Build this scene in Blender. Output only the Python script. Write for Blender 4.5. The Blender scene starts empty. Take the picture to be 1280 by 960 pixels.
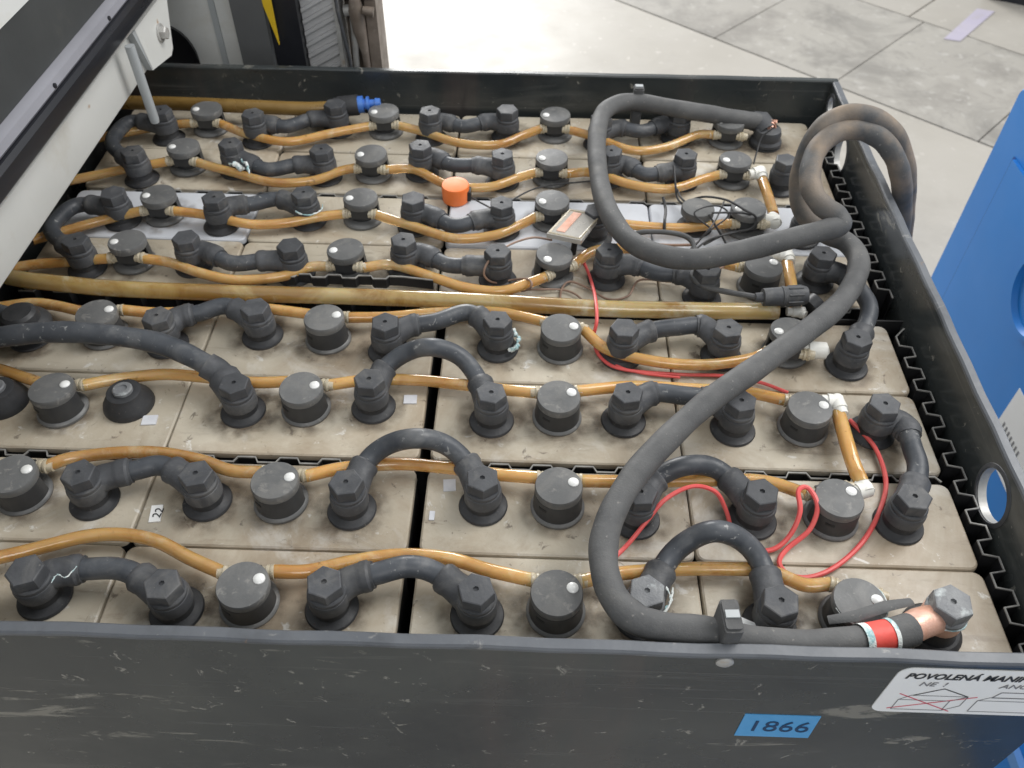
import bpy, math, random
from mathutils import Vector, Matrix, Euler
random.seed(7)
S = bpy.context.scene
COL = S.collection
# ------------------------------------------------------------------ camera
CAM_LOC = Vector((0.07687, -0.27918, 0.53353))
CAM_EUL = Euler((0.748675, -0.0085233, 0.0300961), 'XYZ')
FPX = 1060.0
cd = bpy.data.cameras.new('camera'); cam = bpy.data.objects.new('camera', cd); COL.objects.link(cam)
cd.sensor_fit = 'HORIZONTAL'; cd.sensor_width = 36.0; cd.lens = FPX*36/1280
cd.clip_start = 0.01; cd.clip_end = 100
cd.dof.use_dof = True; cd.dof.focus_distance = 0.62; cd.dof.aperture_fstop = 13
cam.location = CAM_LOC; cam.rotation_euler = CAM_EUL
S.camera = cam
# ------------------------------------------------------------------ light of the hall and an added front fill
W = bpy.data.worlds.new('World'); S.world = W; W.use_nodes = True
bg = W.node_tree.nodes['Background']; bg.inputs[0].default_value = (0.93, 0.97, 1.0, 1); bg.inputs[1].default_value = 0.62
def area(name, loc, target, sx, sy, power, col):
    l = bpy.data.lights.new(name, 'AREA'); l.shape = 'RECTANGLE'; l.size = sx; l.size_y = sy; l.energy = power; l.color = col
    o = bpy.data.objects.new(name, l); COL.objects.link(o); o.location = loc
    o.rotation_euler = (Vector(target)-Vector(loc)).to_track_quat('-Z', 'Y').to_euler(); return o
area('hall_ceiling_light', (1.6, 0.95, 2.0), (0.2, 0.3, 0), 1.3, 1.8, 56, (1, 0.985, 0.96))
area('front_fill_light', (0.6, -3.0, 3.0), (0.1, 0, 0), 1.6, 1.6, 32, (1, 0.985, 0.96))  # added fill behind the camera, brightens the front wall and its label
area('hall_doorway_light', (-1.2, 7.5, 1.9), (0.0, 1.6, -0.5), 3.0, 3.0, 470, (1, 0.99, 0.97))
S.view_settings.view_transform = 'Standard'; S.view_settings.look = 'None'
S.view_settings.exposure = 0.12; S.view_settings.gamma = 1.0
S.render.engine = 'CYCLES'
S.cycles.max_bounces = 8
# ------------------------------------------------------------------ survey helper: sight line of the survey camera met with a known height / plane
MR = CAM_EUL.to_matrix()
def ray(x, y): return MR @ Vector(((x-640)/FPX, -(y-480)/FPX, -1))
def at(x, y, z=0.0): d = ray(x, y); return CAM_LOC + d*((z-CAM_LOC.z)/d.z)
def aty(x, y, Y): d = ray(x, y); return CAM_LOC + d*((Y-CAM_LOC.y)/d.y)
def atx(x, y, X): d = ray(x, y); return CAM_LOC + d*((X-CAM_LOC.x)/d.x)
# ------------------------------------------------------------------ materials
MAT = {}
def mat(name, c1, c2=None, scale=20, rough=(0.5, 0.65), bump=0.0, bscale=200, metal=0.0, trans=0.0, dirt=None, dirt_scale=9, dirt_lo=0.58, dirt_hi=0.75,
        speck=None, speck_scale=160, speck_lo=0.70, rnd=0.0, spec=0.5, stretch=None, coat=0.0, sss=0.0, ior=1.45, detail=6, extra=()):
    m = bpy.data.materials.new(name); m.use_nodes = True; nt = m.node_tree; N = nt.nodes; L = nt.links
    b = N['Principled BSDF']; c2 = c2 or c1
    g = N.new('ShaderNodeNewGeometry'); oi = N.new('ShaderNodeObjectInfo')
    mp = N.new('ShaderNodeMapping'); L.new(g.outputs['Position'], mp.inputs[0])
    if stretch: mp.inputs['Scale'].default_value = stretch
    def noise(sc, det=detail, rgh=0.6, off=0):
        n = N.new('ShaderNodeTexNoise'); n.inputs['Scale'].default_value = sc; n.inputs['Detail'].default_value = det; n.inputs['Roughness'].default_value = rgh
        if off:
            a = N.new('ShaderNodeVectorMath'); a.inputs[1].default_value = (off, off*0.7, off*1.3); L.new(mp.outputs[0], a.inputs[0]); L.new(a.outputs[0], n.inputs['Vector'])
        else: L.new(mp.outputs[0], n.inputs['Vector'])
        return n.outputs['Fac']
    def remap(s, lo, hi, a=0.0, b_=1.0):
        r = N.new('ShaderNodeMapRange'); r.clamp = True
        for k, v in zip((1, 2, 3, 4), (lo, hi, a, b_)): r.inputs[k].default_value = v
        L.new(s, r.inputs[0]); return r.outputs[0]
    def mix(f, a, c):
        x = N.new('ShaderNodeMix'); x.data_type = 'RGBA'; L.new(f, x.inputs['Factor'])
        for s, v in ((6, a), (7, c)):
            if hasattr(v, 'links') or hasattr(v, 'is_output'): L.new(v, x.inputs[s])
            else: x.inputs[s].default_value = (*v, 1)
        return x.outputs[2]
    col = mix(remap(noise(scale), 0.3, 0.7), c1, c2)
    if dirt: col = mix(remap(noise(dirt_scale, 8, 0.68, 3.1), dirt_lo, dirt_hi, 0, 0.85), col, dirt)
    if speck: col = mix(remap(noise(speck_scale, 3, 0.5, 7.7), speck_lo, speck_lo+0.05, 0, 0.8), col, speck)
    for i_, (ec, esc, elo, ehi, est, estretch) in enumerate(extra):
        n = N.new('ShaderNodeTexNoise'); n.inputs['Scale'].default_value = esc; n.inputs['Detail'].default_value = 8; n.inputs['Roughness'].default_value = 0.66; n.inputs['Distortion'].default_value = 0.6
        m2 = N.new('ShaderNodeMapping'); m2.inputs['Scale'].default_value = estretch or (1, 1, 1); m2.inputs['Location'].default_value = (i_*3.7+1, i_*1.9, i_*2.3); L.new(g.outputs['Position'], m2.inputs[0]); L.new(m2.outputs[0], n.inputs['Vector'])
        col = mix(remap(n.outputs['Fac'], 0.5+(elo-0.5)*0.62, 0.5+(ehi-0.5)*0.62, 0, est), col, ec)
    if rnd:
        h = N.new('ShaderNodeHueSaturation'); L.new(col, h.inputs['Color']); L.new(remap(oi.outputs['Random'], 0, 1, 1-rnd, 1+rnd), h.inputs['Value']); col = h.outputs[0]
    L.new(col, b.inputs['Base Color'])
    L.new(remap(noise(scale*1.7, 5, 0.6, 5.3), 0.3, 0.7, rough[0], rough[1]), b.inputs['Roughness'])
    b.inputs['Metallic'].default_value = metal; b.inputs['Specular IOR Level'].default_value = spec; b.inputs['IOR'].default_value = ior
    b.inputs['Transmission Weight'].default_value = trans; b.inputs['Coat Weight'].default_value = coat
    if sss:
        b.inputs['Subsurface Weight'].default_value = sss; b.inputs['Subsurface Radius'].default_value = (1.0, 0.5, 0.2); b.inputs['Subsurface Scale'].default_value = 0.006
    if bump:
        bp = N.new('ShaderNodeBump'); bp.inputs['Strength'].default_value = bump; bp.inputs['Distance'].default_value = 0.001
        L.new(noise(bscale, 4, 0.6, 1.9), bp.inputs['Height']); L.new(bp.outputs[0], b.inputs['Normal'])
    MAT[name] = m; return m
LID_GRIME = (((0.275, 0.205, 0.135), 6, 0.48, 0.74, 0.70, None), ((0.31, 0.25, 0.18), 22, 0.50, 0.74, 0.5, None), ((0.62, 0.605, 0.57), 14, 0.60, 0.76, 0.5, None), ((0.70, 0.69, 0.66), 60, 0.69, 0.77, 0.65, None), ((0.12, 0.095, 0.075), 80, 0.70, 0.79, 0.75, None), ((0.22, 0.175, 0.13), 30, 0.64, 0.78, 0.5, (0.4, 1.6, 1)))
mat('lid_tan', (0.435, 0.385, 0.300), (0.515, 0.468, 0.385), 14, (0.22, 0.55), 0.2, 300, rnd=0.11, extra=LID_GRIME)
mat('jar_dark', (0.020, 0.020, 0.021), (0.032, 0.031, 0.030), 20, (0.5, 0.7))
mat('lid_grey', (0.52, 0.54, 0.58), (0.60, 0.62, 0.66), 14, (0.35, 0.55), 0.12, 350, dirt=(0.38, 0.36, 0.34), dirt_scale=12, dirt_lo=0.6, dirt_hi=0.8, rnd=0.05)
mat('rubber', (0.048, 0.050, 0.055), (0.080, 0.083, 0.090), 60, (0.42, 0.62), 0.25, 500, dirt=(0.10, 0.095, 0.09), dirt_scale=45, dirt_lo=0.6, dirt_hi=0.85, speck=(0.16, 0.155, 0.15), speck_scale=420, speck_lo=0.7, spec=0.4, rnd=0.12, extra=(((0.15, 0.147, 0.142), 34, 0.52, 0.76, 0.55, None),))
mat('seal_rubber', (0.026, 0.027, 0.030), (0.046, 0.047, 0.050), 60, (0.4, 0.6), 0.2, 500, speck=(0.10, 0.095, 0.09), speck_scale=300, speck_lo=0.68, spec=0.4)
mat('cable_rubber', (0.074, 0.075, 0.077), (0.115, 0.115, 0.115), 35, (0.55, 0.75), 0.35, 600, dirt=(0.15, 0.145, 0.135), dirt_scale=28, dirt_lo=0.56, dirt_hi=0.8, speck=(0.2, 0.19, 0.18), speck_scale=300, speck_lo=0.68, spec=0.3)
mat('cable_dusty', (0.075, 0.07, 0.065), (0.14, 0.13, 0.115), 30, (0.6, 0.8), 0.4, 500, dirt=(0.26, 0.17, 0.10), dirt_scale=16, dirt_lo=0.62, dirt_hi=0.8, spec=0.25)
mat('plug_plastic', (0.098, 0.100, 0.101), (0.142, 0.143, 0.143), 40, (0.32, 0.52), 0.15, 500, speck=(0.22, 0.21, 0.2), speck_scale=350, speck_lo=0.72, spec=0.4, rnd=0.16, extra=(((0.20, 0.195, 0.185), 26, 0.50, 0.75, 0.55, None), ((0.26, 0.25, 0.235), 110, 0.62, 0.74, 0.5, None)))
mat('plug_skirt', (0.032, 0.033, 0.035), (0.050, 0.051, 0.053), 40, (0.35, 0.55), 0.1, 500, spec=0.4)
mat('amber', (0.66, 0.36, 0.10), (0.82, 0.54, 0.22), 16, (0.08, 0.22), 0.05, 120, trans=0.35, coat=0.6, rnd=0.14, sss=0.5, extra=(((0.46, 0.20, 0.045), 13, 0.50, 0.70, 0.6, None), ((0.84, 0.70, 0.44), 22, 0.58, 0.76, 0.6, None), ((0.20, 0.10, 0.04), 70, 0.70, 0.80, 0.5, None)))
mat('olive_hose', (0.55, 0.36, 0.10), (0.72, 0.58, 0.30), 9, (0.08, 0.22), 0.05, 150, trans=0.40, coat=0.7, sss=0.4, extra=(((0.36, 0.19, 0.04), 11, 0.46, 0.66, 0.8, None), ((0.75, 0.70, 0.52), 14, 0.56, 0.70, 0.7, None)))
mat('olive_hose_shaded', (0.20, 0.115, 0.03), (0.30, 0.19, 0.06), 9, (0.2, 0.35), 0.05, 150, trans=0.15, extra=(((0.14, 0.08, 0.02), 11, 0.46, 0.66, 0.8, None),))  # darker olive-brown hose tint, the shade it lies in is painted in
mat('clear_spout', (0.62, 0.52, 0.36), (0.72, 0.66, 0.52), 60, (0.2, 0.35), trans=0.35)
mat('white_plastic', (0.70, 0.69, 0.64), (0.80, 0.79, 0.75), 60, (0.35, 0.5), 0.05, 300, dirt=(0.55, 0.48, 0.36), dirt_scale=40, sss=0.0)
mat('indicator', (0.66, 0.66, 0.64), (0.80, 0.80, 0.79), 80, (0.15, 0.3), spec=0.6)
mat('lead', (0.13, 0.135, 0.145), (0.21, 0.215, 0.22), 90, (0.35, 0.6), 0.5, 600, metal=0.0, dirt=(0.5, 0.54, 0.54), dirt_scale=70, dirt_lo=0.56, dirt_hi=0.72)
mat('copper', (0.55, 0.27, 0.18), (0.70, 0.44, 0.35), 70, (0.3, 0.5), 0.3, 400, metal=0.35, dirt=(0.66, 0.42, 0.34), dirt_scale=60, dirt_lo=0.5, dirt_hi=0.7)
mat('corrosion', (0.62, 0.66, 0.64), (0.80, 0.82, 0.80), 220, (0.8, 0.95), 0.9, 700, dirt=(0.20, 0.40, 0.43), dirt_scale=90, dirt_lo=0.47, dirt_hi=0.58)
mat('tray_paint', (0.026, 0.031, 0.034), (0.050, 0.056, 0.056), 3, (0.14, 0.36), 0.12, 50, extra=(((0.075, 0.080, 0.074), 3, 0.48, 0.76, 0.6, None), ((0.014, 0.017, 0.023), 2.5, 0.50, 0.76, 0.6, None), ((0.125, 0.085, 0.077), 2.0, 0.54, 0.76, 0.40, (2.0, 1, 0.2)),  # the reddish blotches put a reflection into the paint colour
    ((0.15, 0.152, 0.145), 9, 0.60, 0.85, 0.42, (0.35, 0.35, 1.6)), ((0.14, 0.14, 0.135), 30, 0.64, 0.74, 0.30, (0.10, 0.10, 3.0)), ((0.30, 0.285, 0.245), 26, 0.71, 0.79, 0.6, (0.4, 0.4, 1.4)), ((0.32, 0.305, 0.27), 75, 0.72, 0.79, 0.75, None)))
mat('tray_edge', (0.085, 0.093, 0.106), (0.13, 0.138, 0.152), 14, (0.28, 0.48), 0.2, 160, extra=(((0.05, 0.053, 0.058), 18, 0.52, 0.80, 0.6, None), ((0.30, 0.29, 0.275), 60, 0.70, 0.80, 0.7, None), ((0.27, 0.16, 0.09), 40, 0.76, 0.82, 0.6, None)))
mat('bare_steel', (0.34, 0.34, 0.33), (0.50, 0.49, 0.47), 60, (0.35, 0.55), 0.2, 300, metal=0.3, dirt=(0.35, 0.25, 0.16), dirt_scale=60)
mat('spacer', (0.012, 0.012, 0.013), (0.022, 0.022, 0.024), 40, (0.4, 0.6), spec=0.4)
mat('spacer_edge', (0.13, 0.13, 0.13), (0.34, 0.33, 0.31), 70, (0.5, 0.7))
mat('red_wire', (0.62, 0.075, 0.075), (0.74, 0.13, 0.12), 50, (0.35, 0.5))
mat('brown_wire', (0.20, 0.125, 0.09), (0.30, 0.20, 0.15), 60, (0.45, 0.6))
mat('black_wire', (0.02, 0.02, 0.022), (0.05, 0.05, 0.052), 80, (0.4, 0.6))
mat('red_tape', (0.60, 0.06, 0.045), (0.72, 0.10, 0.08), 40, (0.4, 0.55), 0.2, 300, dirt=(0.45, 0.10, 0.08), dirt_scale=60)
mat('orange_cap', (0.80, 0.17, 0.035), (0.88, 0.23, 0.06), 40, (0.35, 0.5), 0.06, 300)
mat('blue_nozzle', (0.04, 0.13, 0.48), (0.07, 0.20, 0.58), 60, (0.3, 0.45))
mat('clear_case', (0.55, 0.52, 0.47), (0.64, 0.61, 0.56), 40, (0.12, 0.3), trans=0.35, coat=0.5)
mat('paper', (0.84, 0.84, 0.83), (0.88, 0.88, 0.87), 30, (0.45, 0.6), dirt=(0.62, 0.6, 0.57), dirt_scale=20, dirt_lo=0.6, dirt_hi=0.8)
mat('small_paper', (0.55, 0.56, 0.60), (0.66, 0.67, 0.70), 80, (0.5, 0.65))
mat('tape_blue', (0.075, 0.33, 0.66), (0.10, 0.38, 0.72), 30, (0.4, 0.55))
mat('print_black', (0.03, 0.03, 0.032)); mat('print_navy', (0.012, 0.05, 0.13)); mat('print_grey', (0.22, 0.22, 0.23)); mat('print_red', (0.62, 0.10, 0.14))
mat('truck_white', (0.60, 0.605, 0.585), (0.68, 0.685, 0.665), 6, (0.32, 0.5), 0.06, 120, dirt=(0.50, 0.47, 0.40), dirt_scale=9, dirt_lo=0.55, dirt_hi=0.8, speck=(0.36, 0.20, 0.09), speck_scale=45, speck_lo=0.74)
mat('truck_grey', (0.34, 0.36, 0.37), (0.40, 0.42, 0.43), 8, (0.4, 0.55))
mat('truck_dark', (0.035, 0.037, 0.038), (0.055, 0.058, 0.058), 8, (0.4, 0.55), 0.15, 60, dirt=(0.075, 0.075, 0.07), dirt_scale=12)
mat('truck_black', (0.012, 0.013, 0.017), (0.024, 0.025, 0.03), 12, (0.25, 0.42), 0.1, 100, speck=(0.3, 0.3, 0.3), speck_scale=40, speck_lo=0.73, stretch=(1, 0.25, 1))
mat('truck_lilac', (0.22, 0.22, 0.245), (0.27, 0.27, 0.30), 10, (0.3, 0.42))
mat('pillar_grey', (0.085, 0.088, 0.09), (0.115, 0.118, 0.12), 10, (0.45, 0.6))
mat('yellow', (0.66, 0.43, 0.015), (0.74, 0.50, 0.03), 12, (0.4, 0.55))
mat('rib_grey', (0.44, 0.44, 0.445), (0.54, 0.54, 0.545), 18, (0.45, 0.6))
mat('greasy_brown', (0.12, 0.095, 0.075), (0.24, 0.20, 0.17), 30, (0.35, 0.6), 0.5, 120, dirt=(0.38, 0.34, 0.30), dirt_scale=40)
mat('concrete', (0.37, 0.345, 0.305), (0.425, 0.40, 0.36), 2.2, (0.42, 0.6), 0.12, 60, dirt=(0.35, 0.325, 0.29), dirt_scale=3.5, dirt_lo=0.52, dirt_hi=0.75, speck=(0.5, 0.47, 0.43), speck_scale=30, speck_lo=0.66, extra=(((0.30, 0.28, 0.25), 1.6, 0.52, 0.72, 0.5, None), ((0.46, 0.435, 0.40), 7, 0.55, 0.9, 0.4, None)))
mat('concrete_worn', (0.325, 0.305, 0.275), (0.38, 0.36, 0.325), 2.0, (0.45, 0.62), 0.2, 60, dirt=(0.22, 0.205, 0.185), dirt_scale=2.6, dirt_lo=0.52, dirt_hi=0.66, speck=(0.42, 0.40, 0.37), speck_scale=26, speck_lo=0.62, extra=(((0.18, 0.17, 0.155), 3.0, 0.53, 0.74, 0.65, None), ((0.23, 0.215, 0.195), 16, 0.56, 0.74, 0.5, None), ((0.45, 0.43, 0.395), 13, 0.62, 0.85, 0.5, None)))
mat('joint_dark', (0.21, 0.195, 0.175), (0.28, 0.26, 0.235), 20, (0.8, 0.9))
mat('purple_tape', (0.40, 0.37, 0.47), (0.44, 0.41, 0.48), 12, (0.5, 0.7), dirt=(0.40, 0.37, 0.40), dirt_scale=14, dirt_lo=0.5, dirt_hi=0.7)
mat('blue_paint', (0.014, 0.205, 0.62), (0.020, 0.23, 0.68), 5, (0.30, 0.45), 0.06, 40, speck=(0.25, 0.3, 0.4), speck_scale=22, speck_lo=0.76)
mat('blue_groove', (0.010, 0.075, 0.28)); mat('blue_edge', (0.14, 0.32, 0.66))
# ------------------------------------------------------------------ mesh helpers
class MB:
    def __init__(s): s.v = []; s.f = []
    def add(s, v, f):
        o = len(s.v); s.v += [tuple(q) for q in v]; s.f += [[i+o for i in q] for q in f]; return s
    def box(s, a, b):
        (x0, y0, z0), (x1, y1, z1) = a, b
        return s.add([(x0,y0,z0),(x1,y0,z0),(x1,y1,z0),(x0,y1,z0),(x0,y0,z1),(x1,y0,z1),(x1,y1,z1),(x0,y1,z1)],
                     [(3,2,1,0),(4,5,6,7),(0,1,5,4),(1,2,6,5),(2,3,7,6),(3,0,4,7)])
    def lathe(s, prof, n=24, a0=0.0, a1=2*math.pi, M=None):
        M = M or Matrix.Identity(4); full = abs(a1-a0-2*math.pi) < 1e-6; k = n if full else n+1
        v = [M @ Vector((r*math.cos(a0+(a1-a0)*i/n), r*math.sin(a0+(a1-a0)*i/n), z)) for r, z in prof for i in range(k)]
        f = []
        for j in range(len(prof)-1):
            for i in range(n):
                a = j*k+i; b = j*k+(i+1) % k; f.append((a, b, b+k, a+k))
        if full and tuple(prof[0]) != tuple(prof[-1]):
            if prof[0][0] > 1e-6: f.append(tuple(range(k))[::-1])
            if prof[-1][0] > 1e-6: f.append(tuple((len(prof)-1)*k+i for i in range(k)))
        elif not full:
            for e in (0, n): 
                q = tuple(j*k+e for j in range(len(prof))); f.append(q if e else q[::-1])
        return s.add(v, f)
    def tube(s, pts, r, n=12, cap=True, flat=1.0):
        pts = [Vector(p) for p in pts]; m = len(pts); rr = r if isinstance(r, (list, tuple)) else [r]*m
        T = [(pts[min(i+1, m-1)]-pts[max(i-1, 0)]).normalized() for i in range(m)]
        up = Vector((0, 0, 1)) if abs(T[0].z) < 0.9 else Vector((1, 0, 0)); nrm = (up - T[0]*up.dot(T[0])).normalized(); v = []
        for i in range(m):
            nrm = (nrm - T[i]*nrm.dot(T[i])).normalized(); bi = T[i].cross(nrm)
            for j in range(n):
                a = 2*math.pi*j/n; v.append(pts[i] + (nrm*math.cos(a)*flat + bi*math.sin(a))*rr[i])
        f = [(i*n+j, i*n+(j+1) % n, (i+1)*n+(j+1) % n, (i+1)*n+j) for i in range(m-1) for j in range(n)]
        if cap: f += [tuple(range(n))[::-1], tuple((m-1)*n+j for j in range(n))]
        return s.add(v, f)
    def prism(s, loop, vec):
        n = len(loop); loop = [Vector(p) for p in loop]; vec = Vector(vec)
        return s.add(loop + [p+vec for p in loop], [tuple(range(n))[::-1], tuple(range(n, 2*n))] + [(i, (i+1) % n, n+(i+1) % n, n+i) for i in range(n)])
    def mesh(s, name, m, ang=35):
        me = bpy.data.meshes.new(name); me.from_pydata(s.v, [], s.f); me.update()
        import bmesh
        b = bmesh.new(); b.from_mesh(me); bmesh.ops.recalc_face_normals(b, faces=b.faces); b.to_mesh(me); b.free()
        me.shade_smooth(); me.set_sharp_from_angle(angle=math.radians(ang))
        for q in (m if isinstance(m, (list, tuple)) else [m]): me.materials.append(MAT[q])
        return me
    def build(s, name, m, parent=None, ang=35, loc=None):
        return place(s.mesh(name, m, ang), name, parent, loc)
def place(me, name, parent=None, loc=None, rotz=0.0):
    o = bpy.data.objects.new(name, me); COL.objects.link(o)
    if parent: o.parent = parent
    if loc is not None: o.location = loc
    if rotz: o.rotation_euler.z = rotz
    return o
def thing(name, label, cat, loc=(0, 0, 0), rotz=0.0, group=None):
    o = bpy.data.objects.new(name, None); COL.objects.link(o); o.location = loc; o.rotation_euler.z = rotz; o.empty_display_size = 0.01
    return tag(o, label, cat, group)
def tag(o, label, cat, group=None):
    o['label'] = label; o['category'] = cat
    if group: o['group'] = group
    return o
def spline(P, k=6):
    P = [Vector(p) for p in P]; out = []
    Q = [P[0]*2-P[1]] + P + [P[-1]*2-P[-2]]
    for i in range(1, len(Q)-2):
        a, b, c, d = Q[i-1:i+3]
        for j in range(k):
            t = j/k; out.append(0.5*((2*b)+(c-a)*t+(2*a-5*b+4*c-d)*t*t+(3*b-a-3*c+d)*t**3))
    out.append(P[-1]); return out
def rrect(x0, x1, y0, y1, r, n=4):
    out = []
    for cx, cy, a in ((x1-r, y1-r, 0), (x0+r, y1-r, 90), (x0+r, y0+r, 180), (x1-r, y0+r, 270)):
        for i in range(n+1):
            t = math.radians(a+90*i/n); out.append((cx+r*math.cos(t), cy+r*math.sin(t)))
    return out
def text_mesh(txt, size, m, shear=0.0, bold=0.0):
    c = bpy.data.curves.new('lettering', 'FONT'); c.body = txt; c.size = size; c.extrude = 0.00012; c.shear = shear; c.offset = bold; c.resolution_u = 3
    o = bpy.data.objects.new('lettering', c); COL.objects.link(o); dg = bpy.context.evaluated_depsgraph_get()
    me = bpy.data.meshes.new_from_object(o.evaluated_get(dg)); bpy.data.objects.remove(o); me.materials.clear(); me.materials.append(MAT[m]); return me
ORD = ['first', 'second', 'third', 'fourth', 'fifth', 'sixth', 'seventh', 'eighth']
def nth(c): return ORD[3-c]
FLOOR = -0.75
# ------------------------------------------------------------------ floor of the hall
def slab(name, pts, m, parent): MB().prism([(x, y, FLOOR-0.05) for x, y in pts], (0, 0, 0.05)).build(name, m, parent)
fl = MB().box((-14, -6, FLOOR-0.2), (16, 14, FLOOR-0.012)).build('floor', 'joint_dark'); fl['kind'] = 'structure'
J0 = (0.37, 2.80); ux, uy = (1.37-0.37), (1.88-2.80); ln = math.hypot(ux, uy); ux /= ln; uy /= ln; nx, ny = -uy, ux
def J(s, t): return (J0[0]+ux*s+nx*t, J0[1]+uy*s+ny*t)
slab('concrete_slab', [J(-11, -0.004), J(9, -0.004), J(9, -9), J(-11, -9)], 'concrete', fl)
cuts = [-6.0, -3.2, 0.42, 0.86, 1.325, 4.2, 7.0]
strip = 0.62
for i in range(len(cuts)-1):
    a, b = cuts[i]+0.002, cuts[i+1]-0.002
    slab('concrete_slab', [J(a, 0.004), J(b, 0.004), J(b, strip), J(a, strip)], 'concrete_worn', fl)
for a, b in ((-9, 0.8), (0.806, 8)):
    slab('concrete_slab', [J(a, strip+0.006), J(b, strip+0.006), J(b, 9), J(a, 9)], 'concrete', fl)
tp = MB().prism([(1.45, 2.545, FLOOR+0.001), (1.50, 2.53, FLOOR+0.001), (1.70, 2.77, FLOOR+0.001), (1.645, 2.79, FLOOR+0.001)], (0, 0, 0.001)).build('floor_tape', 'purple_tape')
tag(tp, 'worn strip of purple tape stuck to the concrete floor', 'tape')
q = at(1232, 0, FLOOR)
mb = MB().prism([(q.x, q.y+0.02, FLOOR), (q.x+0.35, q.y-0.16, FLOOR), (q.x+0.9, q.y+0.5, FLOOR), (q.x+0.5, q.y+0.8, FLOOR)], (0, 0, 0.10)); fm = mb.build('machine_base', 'truck_black'); tag(fm, 'black machine base standing on the far concrete floor', 'machine')
# ------------------------------------------------------------------ steel tray
WT = 0.050
XL, XR, YF, YB = -0.460, 0.428, -0.0405, 0.668       # inner faces
TH = 0.007
tray = thing('battery_tray', 'dark grey steel battery tray with stickers on its front wall', 'battery tray', (0, 0, FLOOR))
def tp_(mb, name, m, ang=35): 
    o = mb.build(name, m, tray, ang); o.location = (0, 0, -FLOOR); return o
b0 = FLOOR+0.02
fw = tp_(MB().box((XL-TH, YF-TH, b0), (XR+TH, YF, WT-0.003)), 'front_wall', 'tray_paint')
tp_(MB().box((XL-TH, YB, b0), (XR+TH, YB+TH, WT-0.003)), 'rear_wall', 'tray_paint')
tp_(MB().box((XL-TH, YF, b0), (XL, YB, WT-0.003)), 'left_wall', 'tray_paint')
tp_(MB().box((XL, YF, b0), (XR, YB, b0+0.01)), 'tray_bottom', 'tray_paint')
for y in (YF+0.03, YB-0.13): tp_(MB().box((XL, y, FLOOR), (XR, y+0.10, b0)), 'skid', 'tray_paint')
def holed_wall(x0, x1, y0, y1, z0, z1, holes):
    mb = MB(); y = y0
    def quadbox(ya, yb, za, zb): mb.add([(x0,ya,za),(x0,yb,za),(x0,yb,zb),(x0,ya,zb),(x1,ya,za),(x1,yb,za),(x1,yb,zb),(x1,ya,zb)], [(0,1,2,3),(7,6,5,4)])
    for (c, z, r) in holes:
        h = r*1.12; quadbox(y, c-h, z0, z1); quadbox(c-h, c+h, z0, z-h); quadbox(c-h, c+h, z+h, z1)
        n = 32; ci = [(c+r*math.cos(2*math.pi*i/n), z+r*math.sin(2*math.pi*i/n)) for i in range(n)]; sq = []
        for i in range(n):
            a = 2*math.pi*i/n; k = h/max(abs(math.cos(a)), abs(math.sin(a))); sq.append((c+k*math.cos(a), z+k*math.sin(a)))
        v = [(x, p[0], p[1]) for x in (x0, x1) for L_ in (ci, sq) for p in L_]; f = []
        for i in range(n):
            j = (i+1) % n; f += [(i, j, n+j, n+i), (2*n+j, 2*n+i, 3*n+i, 3*n+j), (i, j, 2*n+j, 2*n+i)]
        mb.add(v, f); y = c+h
    quadbox(y, y1, z0, z1); mb.add([(x0,y0,z0),(x1,y0,z0),(x1,y0,z1),(x0,y0,z1),(x0,y1,z0),(x1,y1,z0),(x1,y1,z1),(x0,y1,z1)], [(0,1,2,3),(7,6,5,4),(3,2,6,7),(0,4,5,1)])
    return mb
HOLES = [(0.101, 0.017, 0.0215), (0.577, 0.010, 0.0215), (0.650, 0.029, 0.011)]
rw = tp_(holed_wall(XR, XR+TH, YF, YB, b0, WT-0.003, HOLES), 'right_wall', 'tray_paint')
for c, z, r in HOLES:   # bright worn rims of the lifting eyes
    M = Matrix.Translation((XR-0.0012, c, z)) @ Matrix.Rotation(math.pi/2, 4, 'Y')
    o = MB().lathe([(r-0.0004, 0), (r+0.0028, 0.0006), (r+0.0032, 0.0014), (r-0.0004, 0.0014), (r-0.0004, 0)], 32, M=M).build('eye_rim', 'rubber', rw)
    o2 = MB().lathe([(r+0.0002, 0.0014), (r-0.0010, 0.0014), (r-0.0010, TH+0.001), (r+0.0002, TH+0.001), (r+0.0002, 0.0014)], 32, M=M).build('eye_liner', 'bare_steel', rw)
# rounded rim running round the top of the four walls
def rim(p, q, w):
    p, q = Vector(p), Vector(q); d = (q-p).normalized(); s = Vector((-d.y, d.x, 0)); prof = [(-w/2, 0), (w/2, 0), (w/2, 0.0025), (w/2-0.0012, 0.004), (-w/2+0.0012, 0.004), (-w/2, 0.0025)]
    n = 40; v = []
    for i in range(n+1):
        c = p+(q-p)*i/n; wob = 0.0004*math.sin(i*1.7)+0.0003*math.sin(i*0.61)
        v += [c+s*(a+wob)+Vector((0, 0, z)) for a, z in prof]
    k = len(prof); f = [(i*k+j, i*k+(j+1) % k, (i+1)*k+(j+1) % k, (i+1)*k+j) for i in range(n) for j in range(k)] + [tuple(range(k)), tuple(n*k+j for j in range(k))]
    return MB().add(v, f)
zr = WT-0.003
tp_(rim((XL-TH, YF-TH/2, zr), (XR+TH, YF-TH/2, zr), TH+0.0014), 'rim', 'tray_edge')
tp_(rim((XL-TH, YB+TH/2, zr), (XR+TH, YB+TH/2, zr), TH+0.001), 'rim', 'tray_paint')
tp_(rim((XR+TH/2, YF+0.003, zr), (XR+TH/2, YB-0.002, zr), TH+0.0012), 'rim', 'tray_edge')
tp_(rim((XL-TH/2, YF+0.003, zr), (XL-TH/2, YB-0.002, zr), TH+0.001), 'rim', 'tray_paint')
FY = YF-TH
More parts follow.
